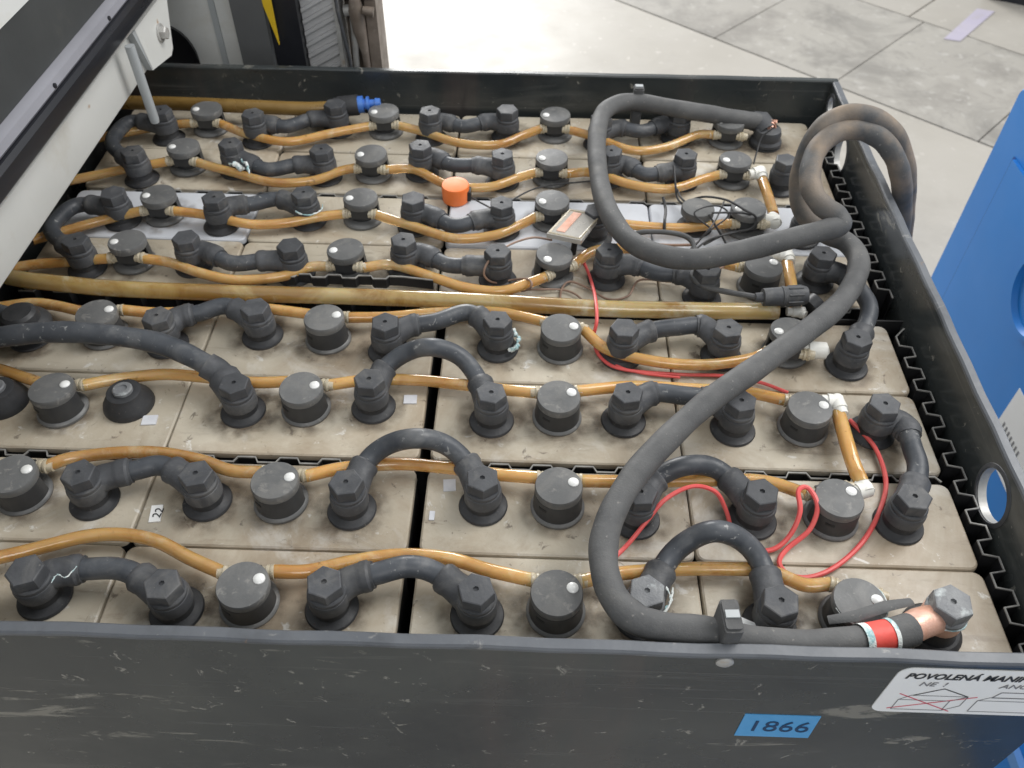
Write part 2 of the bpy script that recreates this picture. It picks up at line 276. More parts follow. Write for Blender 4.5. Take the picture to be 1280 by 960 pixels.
tp_(MB().lathe([(0.0055, 0), (0.0055, 0.0012), (0.0035, 0.0024), (0.0, 0.0026)], 16, M=Matrix.Translation((0.2036, FY, 0.0415)) @ Matrix.Rotation(math.pi/2, 4, 'X')), 'rivet', 'bare_steel')
# stickers on the front wall
def front_print(me, name, parent, x, z, dy): 
    o = place(me, name, parent); o.rotation_euler.x = math.pi/2; o.location = (x, FY-dy, z); return o
st = MB().prism([(0.2325, FY-0.0005, -0.0745), (0.2845, FY-0.0005, -0.0745), (0.2835, FY-0.0005, -0.0365), (0.2325, FY-0.0005, -0.0365)], (0, 0.0006, 0)).build('number_sticker', 'tape_blue', tray, loc=(0, 0, -FLOOR))
st['label'] = 'blue sticker printed 1866'
o = front_print(text_mesh('1866', 0.0255, 'print_navy'), 'lettering', st, 0.2375, -0.0640, 0.0008); o.scale = (0.86, 1.0, 1)
lx0, lx1, lz0, lz1 = 0.311, 0.428, -0.024, 0.0415
lab = MB().prism([(x, FY-0.0005, z) for x, z in rrect(lx0, lx1, lz0, lz1, 0.009, 5)], (0, 0.0006, 0)).build('handling_label', 'paper', tray, loc=(0, 0, -FLOOR))
lab['label'] = 'white handling label with crossed and approved lifting sketches'
o = front_print(text_mesh('POVOLENÁ MANIPU', 0.0105, 'print_black', 0.2, 0.0002), 'lettering', lab, 0.3170, 0.0275, 0.0008); o.scale = (0.83, 1, 1)
o = front_print(text_mesh('NE  !', 0.008, 'print_grey', 0.2), 'lettering', lab, 0.329, 0.0175, 0.0008)
o = front_print(text_mesh('ANO  !', 0.008, 'print_grey', 0.2), 'lettering', lab, 0.379, 0.0175, 0.0008)
def lines(name, segs, w, m):
    mb = MB()
    for (x0, z0, x1, z1) in segs:
        d = Vector((x1-x0, 0, z1-z0)).normalized(); s = Vector((-d.z, 0, d.x))*w/2
        a, b = Vector((x0, FY-0.0008, z0)), Vector((x1, FY-0.0008, z1)); mb.prism([a-s, b-s, b+s, a+s], (0, 0.0002, 0))
    return mb.build(name, m, lab)
lines('crate_sketch', [(0.324, -0.019, 0.357, -0.019), (0.324, -0.019, 0.324, -0.004), (0.324, -0.004, 0.357, -0.004), (0.357, -0.019, 0.357, -0.004), (0.324, -0.004, 0.330, 0.003), (0.330, 0.003, 0.366, 0.003), (0.357, -0.004, 0.366, 0.003), (0.357, -0.019, 0.366, -0.011), (0.366, -0.011, 0.366, 0.003)], 0.0005, 'print_grey')
lines('lifting_rope', [(0.331, 0.003, 0.347, 0.014), (0.347, 0.014, 0.366, 0.003)], 0.0008, 'print_black')
lines('crate_sketch', [(0.374, -0.019, 0.412, -0.019), (0.374, -0.019, 0.374, -0.002), (0.374, -0.002, 0.412, -0.002), (0.412, -0.019, 0.412, -0.002), (0.380, 0.003, 0.420, 0.003), (0.412, -0.002, 0.420, 0.003), (0.412, -0.019, 0.420, -0.012), (0.420, -0.012, 0.420, 0.003), (0.374, -0.002, 0.380, 0.003)], 0.0005, 'print_grey')
lines('lifting_beam', [(0.381, 0.003, 0.420, 0.003), (0.384, 0.011, 0.420, 0.011), (0.384, 0.011, 0.381, 0.003)], 0.0009, 'print_grey')
lines('red_cross', [(0.321, -0.018, 0.372, 0.003), (0.322, 0.005, 0.362, -0.020)], 0.0008, 'print_red')
# ------------------------------------------------------------------ cells
XB = [(-0.4095, -0.2090), (-0.2080, -0.0050), (0.0035, 0.2045), (0.2055, 0.4090)]
YBND = [(-0.0385, 0.0468), (0.0476, 0.1240), (0.1325, 0.2170), (0.2178, 0.3030), (0.3275, 0.4040), (0.4048, 0.4860), (0.4925, 0.5715), (0.5722, 0.6610)]
GREY = {(5, 0), (5, 2), (5, 3)}
CELL = {}
LIDZ = {}
for r in range(8):
    for c in range(4):
        x0, x1 = XB[c]; y0, y1 = YBND[r]
        if r >= 4: x0, x1 = ((-0.4095, -0.2105), (-0.2095, -0.0095), (-0.0075, 0.2035), (0.2045, 0.4090))[c]
        kind = 'lid_grey' if (r, c) in GREY else 'lid_tan'
        t = thing('battery_cell', ('pale grey' if kind == 'lid_grey' else 'tan')+' battery cell, %s from the drilled side wall, %s row behind the stickered wall' % (nth(c), ORD[r]), 'battery cell', ((x0+x1)/2, (y0+y1)/2, b0+0.01), 0, 'cells in the tray')
        base = -(b0+0.01); dz = random.uniform(-0.0008, 0.0004); ti = [random.uniform(-0.0003, 0.0003) for _ in range(2)]
        hx, hy = (x1-x0)/2, (y1-y0)/2; mb = MB(); v = []
        lay = [(0.0006, -0.0062), (0.0, -0.0058), (0.0, -0.0030), (0.0005, -0.0010), (0.0018, 0.0)]
        n = None
        for ins, z in lay:
            L_ = rrect(-hx+ins, hx-ins, -hy+ins, hy-ins, 0.0075-ins); n = len(L_)
            v += [(x, y, z+base+(dz+ti[0]*x/hx+ti[1]*y/hy if z > -0.1 else 0)) for x, y in L_]
        f = [(i*n+j, i*n+(j+1) % n, (i+1)*n+(j+1) % n, (i+1)*n+j) for i in range(len(lay)-1) for j in range(n)] + [tuple(range(n))[::-1], tuple((len(lay)-1)*n+j for j in range(n))]
        mb.add(v, f).build('lid', kind, t, 30)
        MB().prism([(x, y, 0) for x, y in rrect(-hx+0.0008, hx-0.0008, -hy+0.0008, hy-0.0008, 0.006, 3)], (0, 0, base-0.0072)).build('jar', 'jar_dark', t)
        CELL[(r, c)] = t; LIDZ[(r, c)] = dz
def cell_of(p):
    best = min(CELL, key=lambda k: (CELL[k].location.x-p.x)**2*0.2 + (CELL[k].location.y-p.y)**2); return best
def cell_part(me, name, p, z, rotz=0.0):
    k = cell_of(p); t = CELL[k]; o = place(me, name, t, (p.x-t.location.x, p.y-t.location.y, z-t.location.z+LIDZ[k]), rotz); return o
def sticker(px, py, w, h, rot, m='small_paper'):
    p = at(px, py, 0); me = MB().box((-w/2, -h/2, -0.0005), (w/2, h/2, 0.0010)).mesh('sticker', m); return cell_part(me, 'sticker', p, 0, rot)
for a in ((187, 525, 0.012, 0.010, 0.1), (513, 500, 0.011, 0.0095, 0.05), (562, 607, 0.0095, 0.011, 0.1), (540, 645, 0.004, 0.008, 0)): sticker(*a)
sk = sticker(195, 642, 0.0085, 0.015, 0.15, 'paper')
o = place(text_mesh('22', 0.009, 'print_black'), 'lettering', sk, (-0.001, -0.006, 0.0014)); o.rotation_euler.z = math.radians(75)
o.location = (0.0035, -0.005, 0.0014)
# ------------------------------------------------------------------ shared terminal and plug meshes
seal_me = MB().lathe([(0.0182, 0.0), (0.0186, 0.0012), (0.0178, 0.0026), (0.0150, 0.0034), (0.0128, 0.0052), (0.0122, 0.0105), (0, 0.0105)], 28).mesh('terminal_seal', 'seal_rubber')
boot_ring_prof = [(0.0126, 0.0100), (0.0140, 0.0118), (0.0141, 0.0200), (0.0134, 0.0222), (0.0118, 0.0228), (0, 0.0228)]
def hexbolt(hole=True, rot=0.0):
    mb = MB(); mb.lathe([(0.0127, 0.0222), (0.0131, 0.0230), (0.0131, 0.0252), (0.0122, 0.0264), (0, 0.0264)], 28)
    R = 0.0128; lay = [(R*0.97, 0.0264), (R, 0.0270), (R, 0.0345), (R*0.965, 0.0358), (R*0.90, 0.0362)]
    if hole: lay += [(0.0021, 0.0364), (0.0019, 0.0345), ]
    v = [(q*math.cos(rot+math.pi/3*i), q*math.sin(rot+math.pi/3*i), z) for q, z in lay for i in range(6)]
    f = [(j*6+i, j*6+(i+1) % 6, (j+1)*6+(i+1) % 6, (j+1)*6+i) for j in range(len(lay)-1) for i in range(6)] + [tuple((len(lay)-1)*6+i for i in range(6))]
    mb.add(v, f); return mb
bolt_me = {(h, k): hexbolt(h, math.radians(k*15)).mesh('bolt', 'rubber', 25) for h in (True, False) for k in range(4)}
TERMINALS = []
def grime_mat():
    m = bpy.data.materials.new('grime'); m.use_nodes = True; N = m.node_tree.nodes; L = m.node_tree.links; b = N['Principled BSDF']; out = N['Material Output']
    b.inputs['Base Color'].default_value = (0.12, 0.092, 0.065, 1); b.inputs['Roughness'].default_value = 0.7
    tc = N.new('ShaderNodeTexCoord'); ln = N.new('ShaderNodeVectorMath'); ln.operation = 'LENGTH'; L.new(tc.outputs['Object'], ln.inputs[0])
    g = N.new('ShaderNodeNewGeometry'); nz = N.new('ShaderNodeTexNoise'); nz.inputs['Scale'].default_value = 70; nz.inputs['Detail'].default_value = 7; L.new(g.outputs['Position'], nz.inputs['Vector'])
    r1 = N.new('ShaderNodeMapRange'); r1.inputs[1].default_value = 0.018; r1.inputs[2].default_value = 0.035; r1.inputs[3].default_value = 1.0; r1.inputs[4].default_value = 0.0; L.new(ln.outputs['Value'], r1.inputs[0])
    r2 = N.new('ShaderNodeMapRange'); r2.inputs[1].default_value = 0.40; r2.inputs[2].default_value = 0.66; r2.inputs[3].default_value = 0.16; r2.inputs[4].default_value = 1.0; L.new(nz.outputs['Fac'], r2.inputs[0])
    mu = N.new('ShaderNodeMath'); mu.operation = 'MULTIPLY'; L.new(r1.outputs[0], mu.inputs[0]); L.new(r2.outputs[0], mu.inputs[1])
    tr_ = N.new('ShaderNodeBsdfTransparent'); mx = N.new('ShaderNodeMixShader'); L.new(mu.outputs[0], mx.inputs[0]); L.new(tr_.outputs[0], mx.inputs[1]); L.new(b.outputs[0], mx.inputs[2]); L.new(mx.outputs[0], out.inputs['Surface'])
    MAT['grime'] = m
grime_mat()
grime_me = MB().add([(0.036*math.cos(2*math.pi*i/28), 0.036*math.sin(2*math.pi*i/28), 0) for i in range(28)], [tuple(range(28))]).mesh('grime_stain', 'grime')
def stain(p, z=0.0007):
    k = cell_of(p); t = CELL[k]; y0, y1 = YBND[k[0]]
    o = cell_part(grime_me, 'grime_stain', p, z+random.uniform(0, 0.0002), random.uniform(0, 6)); room = min(p.y-y0, y1-p.y)-0.002
    sc = min(random.uniform(0.85, 1.1), max(0.62, room/0.036)); o.scale = (sc, sc, 1); return o
def seal(p):
    if random.random() < 0.75: stain(p)
    TERMINALS.append(p); return cell_part(seal_me, 'terminal_seal', p, 0)
# filler plugs
plug_parts = {
 'base_ring': MB().lathe([(0.0203, 0.0), (0.0205, 0.0022), (0.0192, 0.0040), (0.0175, 0.0046), (0, 0.0046)], 32).mesh('base_ring', 'plug_plastic'),
 'neck': MB().lathe([(0.0120, 0.0040), (0.0112, 0.0090), (0.0108, 0.0225), (0, 0.0225)], 24).mesh('neck', 'plug_skirt'),
 'cap_disc': MB().lathe([(0.0150, 0.0200), (0.0174, 0.0205), (0.0177, 0.0225), (0.0177, 0.0262), (0.0171, 0.0274), (0.0100, 0.0279), (0, 0.0281)], 36).mesh('cap_disc', 'plug_plastic'),
 'skirt': MB().lathe([(0.0186, 0.0044), (0.0176, 0.0204), (0.0160, 0.0204), (0.0168, 0.0044), (0.0186, 0.0044)], 24, math.radians(172), math.radians(368)).mesh('skirt', 'plug_skirt'),
 'slot': MB().lathe([(0.01835, 0.0145), (0.01820, 0.0165), (0.0176, 0.0165), (0.0176, 0.0145), (0.01835, 0.0145)], 4, math.radians(222), math.radians(244)).mesh('slot', 'spacer'),
 'indicator': MB().lathe([(0.0042, 0.0), (0.0040, 0.0010), (0.0030, 0.0019), (0.0015, 0.0023), (0, 0.0024)], 16).mesh('indicator', 'indicator')}
SPY = {0: 0.0155, 1: 0.0118}          # two makes of plug: spout line further out on the first
sp = {}; neck_arm = {}
for kd, yy in SPY.items():
    sp[kd] = []
    for sg in (-1, 1):
        M = Matrix.Translation((sg*0.0085, yy, 0.0150)) @ Matrix.Rotation(sg*math.pi/2, 4, 'Y')
        sp[kd].append(MB().lathe([(0.0042, 0.0), (0.0042, 0.003), (0.0053, 0.0035), (0.0053, 0.005), (0.0046, 0.0055), (0.0056, 0.007), (0.0056, 0.0085), (0.0044, 0.009), (0.0038, 0.013), (0, 0.013)], 14, M=M).mesh('spout', 'clear_spout'))
    neck_arm[kd] = MB().box((-0.009, 0.006, 0.0100), (0.009, yy+0.003, 0.0200)).mesh('spout_block', 'plug_skirt')
CAPS = {0: [(1, 301, 728), (2, 697, 739), (3, 1076, 750)], 1: [(0, 12, 590), (1, 343, 600), (2, 699, 607), (3, 1051, 621)], 2: [(0, 63, 484), (1, 376, 483), (2, 698, 494), (3, 1014, 507)],
        3: [(0, 119, 390), (1, 405, 396), (2, 702, 408), (3, 990, 413)], 4: [(0, 158, 300), (1, 432, 310), (2, 692, 316), (3, 955, 332)], 5: [(0, 197, 242), (1, 450, 246), (2, 690, 249), (3, 937, 258)],
        6: [(0, 228, 182), (1, 464, 190), (2, 690, 195), (3, 920, 198)], 7: [(0, 257, 134), (1, 480, 138), (2, 695, 142), (3, 912, 150)]}
CAPROT = {(4, 2): 215, (4, 3): 10, (3, 2): -12, (1, 3): 12, (0, 3): -14, (2, 3): -8, (0, 1): 5, (3, 0): 8, (3, 3): 172}
PLUG = {}; SPOUT = {}
for r in CAPS:
    for c, px, py in CAPS[r]:
        p = at(px, py, 0.028); rot = math.radians(CAPROT.get((r, c), (0 if r < 4 else 180)+random.uniform(-5, 5)))
        t = thing('filler_plug', 'round black filler plug, %s from the drilled side wall, %s row behind the stickered wall' % (nth(c), ORD[r]), 'filler plug', (p.x, p.y, LIDZ[(r, c)]), rot, 'filler plugs of the cells')
        t.rotation_euler.x = random.uniform(-0.035, 0.035); t.rotation_euler.y = random.uniform(-0.035, 0.035)
        for n_, me in plug_parts.items():
            o = place(me, n_, t)
            if n_ == 'indicator':
                o.location = (0.0105, 0.0035, 0.0274)
        kd = 0 if r < 4 or (r, c) == (4, 3) else 1
        place(neck_arm[kd], 'spout_block', t)
        for me in sp[kd]: place(me, 'spout', t)
        if random.random() < 0.8: stain(Vector((p.x, p.y, 0)), 0.0010)
        PLUG[(r, c)] = t; t_rot = Matrix.Rotation(rot, 4, 'Z'); SPOUT[(r, c)] = [Vector(t.location) + t_rot @ Vector((sg*0.0165, SPY[kd], 0.0150)) for sg in (-1, 1)]
# ------------------------------------------------------------------ cable links between terminals
def cut(path, d0, d1):
    out = []; s = 0
    for i, q in enumerate(path):
        if i: s += (q-path[i-1]).length
        if d0 <= s <= d1: out.append(q)
    return out
def link(A, B, ctrl, label, row, zmid=0.019, rad=0.0078, boltA='bolt', boltB='bolt', mc='cable_link', rough=None):
    a = at(*A, 0.0362); b = at(*B, 0.0362); a.z = b.z = 0.0
    za = 0.0165
    n = len(ctrl); P = [Vector((a.x, a.y, za))]
    for i, (px, py) in enumerate(ctrl):
        u = 1-abs(2*i/(n-1)-1); P.append(at(px, py, 0.0180+(zmid-0.0180)*u))
    P.append(Vector((b.x, b.y, za)))
    path = spline(P, 14); tot = sum((path[i]-path[i-1]).length for i in range(1, len(path)))
    c = (a+b)/2; t = thing('cable_link', label, 'cable link', (c.x, c.y, 0), 0, 'cable links between the cells')
    loc = Vector((c.x, c.y, 0)); path = [q-loc for q in path]
    cab = cut(path, 0.024, tot-0.024); MB().tube(cab, rad, 14).build('cable', 'link_rubber', t)
    for s, (q, kind) in enumerate(((a, boltA), (b, boltB))):
        seal(q); w = path if s == 0 else path[::-1]
        nk = cut(w, 0.004, 0.034); m = len(nk); rr = []
        for i in range(m):
            u = i/(m-1); rr.append(0.0122-0.0014*min(1, u/0.55) if u < 0.72 else (0.0113 if u < 0.93 else 0.0098))
        mb = MB().lathe(boot_ring_prof, 26, M=Matrix.Translation((q.x-loc.x, q.y-loc.y, 0))).tube(nk, rr, 16, flat=0.86)
        mb.build('boot', 'rubber', t)
        if kind == 'none': continue
        if kind == 'disc':
            MB().lathe([(0.0150, 0.0225), (0.0185, 0.0240), (0.0188, 0.0300), (0.0180, 0.0318), (0, 0.0325)], 30).build('bolt_cap', 'plug_plastic', t, loc=(q.x-loc.x, q.y-loc.y, 0)); continue
        me = bolt_me[(random.random() < 0.75, random.randrange(4))]
        ob = place(me, 'bolt', t, (q.x-loc.x, q.y-loc.y, 0), random.uniform(-0.1, 0.1))
        if kind == 'lead':
            ob.data = ob.data.copy(); ob.data.materials.clear(); ob.data.materials.append(MAT['lead'])
    return t
mat('link_rubber', (0.044, 0.049, 0.058), (0.072, 0.078, 0.088), 50, (0.34, 0.52), 0.12, 500, dirt=(0.11, 0.11, 0.112), dirt_scale=40, dirt_lo=0.6, dirt_hi=0.85, spec=0.45, rnd=0.12, extra=(((0.16, 0.16, 0.16), 30, 0.55, 0.78, 0.5, None), ((0.35, 0.35, 0.34), 160, 0.70, 0.75, 0.6, None)))
def LB(r, c0, c1): return 'black cable link joining the %s and %s cells of the %s row behind stickered wall' % (nth(c1), nth(c0), ORD[r])
L_ = {}
def K(r, c0, A, B, ctrl, **k): L_[(r, c0)] = link(A, B, ctrl, LB(r, c0, c0+1), r, **k)
K(0, 0, (30, 712), (202, 729), [(68, 717), (112, 711), (160, 714)])
K(0, 1, (405, 727), (595, 736), [(438, 727), (475, 716), (512, 708), (548, 718)], zmid=0.024)
K(0, 2, (809, 738), (977, 750), [(835, 700), (864, 674), (896, 664), (928, 676), (952, 706)], zmid=0.038, boltA='lead')
K(1, 0, (97, 590), (244, 591), [(131, 597), (168, 588), (206, 583)])
K(1, 1, (432, 602), (603, 597), [(458, 578), (485, 556), (520, 548), (555, 555), (582, 578)], zmid=0.038)
K(1, 2, (801, 614), (953, 614), [(820, 599), (858, 582), (898, 588)], zmid=0.026)
K(2, 1, (461, 473), (614, 490), [(482, 460), (510, 440), (540, 434), (572, 444), (594, 468)], zmid=0.038)
K(2, 2, (785, 490), (927, 500), [(815, 492), (850, 494), (888, 500)])
K(3, 0, (195, 394), (318, 383), [(222, 398), (250, 391), (285, 383)])
K(3, 1, (481, 402), (622, 399), [(512, 408), (545, 402), (588, 391)])
K(3, 2, (781, 409), (911, 409), [(812, 414), (846, 409), (878, 408)])
K(4, 0, (231, 296), (362, 306), [(258, 315), (290, 329), (330, 326)], zmid=0.017)
K(4, 1, (504, 299), (622, 313), [(528, 317), (560, 331), (595, 332)], zmid=0.017)
K(4, 2, (762, 312), (885, 336), [(790, 331), (820, 341), (855, 344)], zmid=0.017)
K(5, 0, (267, 246), (379, 240), [(288, 258), (315, 255), (348, 249)], zmid=0.017)
K(5, 1, (516, 247), (627, 253), [(536, 268), (568, 282), (602, 274)], zmid=0.017)
K(6, 0, (287, 178), (401, 186), [(306, 201), (335, 212), (372, 206)], zmid=0.017)
K(6, 1, (525, 181), (628, 192), [(542, 196), (565, 206), (600, 207)], zmid=0.017)
K(6, 2, (764, 188), (858, 192), [(782, 206), (806, 218), (834, 215)], zmid=0.017)
K(7, 0, (315, 141), (418, 129), [(328, 154), (358, 158), (390, 149)], zmid=0.017)
K(7, 1, (537, 138), (634, 136), [(553, 152), (580, 158), (612, 152)], zmid=0.017)
K(7, 2, (752, 146), (851, 139), [(774, 160), (802, 164), (832, 155)], zmid=0.017)
link((1144, 620), (1107, 504), [(1147, 590), (1141, 562), (1128, 531)], 'black cable link joining the second and third rows beside the drilled side wall', 1, zmid=0.020)
link((1073, 421), (1030, 316), [(1086, 394), (1080, 370), (1056, 345)], 'black cable link joining the fourth and fifth rows beside the drilled side wall', 3, zmid=0.018)
link((200, 137), (165, 188), [(166, 152), (146, 166), (142, 184)], 'black cable link under the white truck sill, joining the seventh and eighth rows', 6, zmid=0.020)
link((140, 240), (93, 299), [(100, 256), (74, 272), (66, 292)], 'black cable link under the white truck sill, joining the fifth and sixth rows', 4, zmid=0.020)
# single terminals with a bolt only
def lone_bolt(px, py, label):
    a = at(px, py, 0.0362); seal(Vector((a.x, a.y, 0)))
    t = thing('terminal_bolt', label, 'bolt', (a.x, a.y, 0))
    MB().lathe(boot_ring_prof, 26).build('washer_sleeve', 'rubber', t); place(bolt_me[(False, 1)], 'bolt_head', t); return t
lone_bolt(984, 199, 'black bolt without a link on the seventh row, under the cable loop')
lone_bolt(1012, 262, 'black bolt hidden behind the looped cables on the sixth row')
lone_bolt(746, 262, 'black bolt beside the clear plastic module on the sixth row')
a = at(873, 258, 0.026); seal(Vector((a.x, a.y, 0))); t = thing('round_cover', 'flat round black cover without white dot on the sixth row', 'cover', (a.x, a.y, 0))
MB().lathe([(0.0120, 0.0100), (0.0120, 0.0150), (0.0160, 0.0170), (0.0168, 0.0180), (0.0168, 0.0235), (0.0160, 0.0250), (0, 0.0256)], 30).build('cap', 'plug_plastic', t)
# bare pole of the third row and the dark terminal beyond it
def bare_pole(px, py, label):
    a = at(px, py, 0.020); TERMINALS.append(a); k = cell_of(a)
    t = thing('bare_terminal', label, 'terminal', (a.x, a.y, LIDZ[k]))
    MB().lathe([(0.0205, 0), (0.0208, 0.0015), (0.0195, 0.006), (0.0150, 0.0125), (0.0138, 0.0165), (0.0120, 0.0172), (0.0085, 0.0170), (0, 0.0170)], 30).build('rubber_boot', 'seal_rubber', t)
    MB().lathe([(0.0080, 0.0165), (0.0080, 0.0195), (0.0070, 0.0204), (0.0042, 0.0204), (0.0036, 0.0188), (0, 0.0186)], 22).build('lead_insert', 'lead', t); return t
bare_pole(152, 485, 'bare terminal with grey lead insert and no bolt')
bare_pole(-8, 482, 'bare terminal with lead insert beyond the first plug of the third row')
# ------------------------------------------------------------------ corrosion crusts (parts of the links they sit on)
def crust(parent, pts, z, r, n=3):
    mb = MB(); P = spline([at(x, y, z) for x, y in pts], 7); rr = [r*random.uniform(0.35, 1.15) for _ in P]
    P = [p+Vector([random.uniform(-1, 1)*r*0.5 for _ in range(3)]) for p in P]
    o = mb.tube(P, rr, 7).build('corrosion', 'corrosion', parent, 60)
    o.location = -Vector(parent.location); return o
crust(L_[(6, 0)], [(278, 196), (290, 204), (306, 212)], 0.019, 0.0030); crust(L_[(6, 0)], [(300, 198), (308, 206), (312, 216)], 0.024, 0.0018)
crust(L_[(3, 1)], [(640, 412), (648, 424), (645, 434), (638, 438)], 0.010, 0.0022)
crust(L_[(0, 0)], [(64, 728), (72, 718), (82, 722), (96, 708)], 0.0335, 0.0005)

crust(L_[(0, 2)], [(828, 765), (838, 752), (842, 735)], 0.014, 0.0012)
# ------------------------------------------------------------------ water hoses
HR = 0.0050
def hose(pts, label, z=(0.0145, 0.0105), r=HR, m='amber', name='water_hose', cat='hose', group='amber hoses between the plugs', n=14, zs=None, ends=(None, None)):
    k = len(pts); P = []
    for i, (x, y) in enumerate(pts):
        u = abs(2*i/(k-1)-1); zz = zs[i] if zs else z[1]+(z[0]-z[1])*u*u; P.append(at(x, y, zz))
    for e, nx_ in ((0, 1), (-1, -2)):
        if ends[e] is not None:
            P[e] = min(SPOUT[ends[e]], key=lambda q: (q-P[nx_]).length)
    loc = sum(P, Vector())/k; loc.z = 0
    o = MB().tube([q-loc for q in spline(P, 7)], r, n).build(name, m); o.location = loc
    return tag(o, label, cat, group)
HS = {
 (0, 0): [(-25, 702), (20, 692), (60, 682), (105, 671), (150, 668), (195, 676), (238, 698), (275, 716)],
 (0, 1): [(343, 717), (385, 714), (440, 702), (500, 694), (560, 698), (612, 713), (664, 724)],
 (0, 2): [(732, 723), (775, 717), (840, 712), (900, 711), (960, 714), (1005, 731), (1044, 744)],
 (1, 0): [(40, 580), (88, 573), (145, 566), (200, 566), (250, 575), (288, 588), (316, 594)],
 (1, 1): [(373, 592), (430, 585), (500, 580), (560, 585), (620, 593), (668, 599)],
 (1, 2): [(728, 600), (790, 602), (860, 601), (950, 601), (1018, 609)],
 (2, 0): [(94, 477), (145, 474), (205, 468), (260, 472), (315, 478), (352, 480)],
 (2, 1): [(404, 480), (460, 475), (520, 475), (580, 481), (630, 487), (670, 490)],
 (2, 2): [(726, 490), (790, 483), (860, 486), (930, 490), (984, 497)],
 (3, 0): [(146, 388), (200, 391), (260, 388), (320, 385), (380, 394)],
 (3, 1): [(431, 398), (485, 396), (545, 391), (610, 389), (645, 394), (676, 402)],
 (3, 2): [(726, 420), (760, 437), (820, 452), (880, 456), (935, 449), (972, 436)],
 (4, 0): [(176, 321), (212, 328), (250, 341), (295, 350), (350, 346), (388, 334), (416, 328)],
 (4, 1): [(449, 327), (490, 331), (540, 346), (580, 359), (625, 364), (660, 354), (694, 336)],
 (4, 2): [(714, 326), (745, 313), (800, 311), (860, 318), (918, 334)],
 (5, 0): [(213, 259), (260, 269), (310, 280), (355, 279), (400, 271), (433, 264)],
 (5, 1): [(474, 265), (520, 284), (568, 298), (618, 294), (650, 281), (675, 267)],
 (5, 2): [(710, 268), (745, 275), (795, 282), (850, 285), (895, 281), (920, 275)],
 (6, 0): [(244, 199), (290, 215), (340, 228), (390, 226), (425, 214), (448, 206)],
 (6, 1): [(482, 204), (518, 212), (560, 231), (610, 234), (648, 222), (674, 211)],
 (6, 2): [(706, 211), (742, 216), (790, 231), (838, 236), (878, 224), (906, 213)],
 (7, 0): [(271, 151), (310, 168), (360, 177), (412, 167), (464, 152)],
 (7, 1): [(497, 153), (530, 165), (575, 179), (622, 181), (652, 170), (680, 158)],
 (7, 2): [(710, 158), (742, 171), (790, 188), (832, 184), (870, 169), (900, 161)]}
for (r, c), pts in HS.items():
    hose(pts, 'amber hose between the %s and %s filler plugs of the %s row behind stickered wall' % (nth(c+1), nth(c), ORD[r]), ends=((r, c) if (r, c) in SPOUT else None, (r, c+1)))
for r, pts in {1: [(-40, 588), (-15, 586), (-2, 585)], 2: [(-30, 456), (0, 462), (25, 470), (42, 477)], 3: [(0, 384), (40, 379), (70, 382), (98, 388)],
               4: [(0, 338), (40, 331), (90, 327), (142, 319)], 5: [(40, 300), (80, 289), (130, 275), (182, 260)], 6: [(70, 229), (110, 221), (160, 211), (212, 198)], 7: [(105, 176), (150, 167), (200, 158), (240, 150)]}.items():
    hose(pts, 'amber hose running under the truck sill from the fourth plug of the %s row' % ORD[r], ends=(None, (r, 0)))
main = hose([(-30, 335), (20, 348), (80, 355), (150, 361), (300, 367), (450, 371), (600, 377), (740, 385), (860, 388), (972, 389)], 'thick olive supply hose lying between the fourth and fifth rows', (0.014, 0.014), 0.0078, 'olive_hose', 'supply_hose', 'hose', None, 18)
rear = hose([(140, 128), (200, 129), (260, 131), (330, 134), (385, 136), (425, 134)], 'shade-darkened olive-brown supply hose along the rear wall ending in a blue nozzle', (0.020, 0.020), 0.0080, 'olive_hose_shaded', 'supply_hose', 'hose', None, 16)
rl = Vector(rear.location)
c0 = at(418, 134, 0.024); c1 = at(448, 131, 0.026); d = (c1-c0).normalized()
MB().tube([c0-rl, c0+d*0.004-rl, c0+d*0.005-rl, c1-rl], [0.0105, 0.0105, 0.0118, 0.0118], 20).build('coupling', 'seal_rubber', rear)
q = [c1, c1+d*0.006, c1+d*0.0061, c1+d*0.010, c1+d*0.0101, c1+d*0.013, c1+d*0.0131, c1+d*0.020, c1+d*0.0201, c1+d*0.026]
MB().tube([p-rl for p in q], [0.0098, 0.0098, 0.006, 0.006, 0.0085, 0.0085, 0.0045, 0.0045, 0.0058, 0.0050], 18).build('nozzle', 'blue_nozzle', rear)
# short drop hoses with their white elbows at the row ends
def elbow(parent, px, py, z, dirs, r=0.0068):
    p = at(px, py, z) - Vector(parent.location); mb = MB()
    for dx_, dy_, dz_ in dirs:
        v = Vector((dx_, dy_, dz_)); L0 = v.length; u = v/L0
        mb.tube([p-u*0.004, p+u*L0*0.6, p+u*L0*0.61, p+u*L0], [r, r, r*0.82, r*0.78], 14)
    mb.lathe([(0, -r), (r*0.7, -r*0.72), (r*1.02, 0), (r*0.7, r*0.72), (0, r)], 14, M=Matrix.Translation(p)); return mb.build('elbow', 'white_plastic', parent)
h = hose([(952, 222), (960, 245), (967, 268)], 'short amber drop hose with white elbows between the seventh and sixth rows', (0.015, 0.017), group='drop hoses at the row ends', r=0.0056)
elbow(h, 950, 216, 0.017, [(-0.013, -0.004, 0), (0.001, -0.012, 0)]); elbow(h, 968, 277, 0.015, [(-0.017, 0.002, 0), (-0.001, 0.010, 0)])
h = hose([(984, 328), (987, 343), (990, 362), (994, 384)], 'short amber drop hose with white elbow feeding the thick supply hose', (0.015, 0.017), group='drop hoses at the row ends', r=0.0056)
elbow(h, 983, 319, 0.017, [(-0.013, 0.001, 0), (0.001, -0.012, 0)]); elbow(h, 1000, 390, 0.012, [(-0.012, 0, 0), (0.004, -0.004, 0)], 0.005)
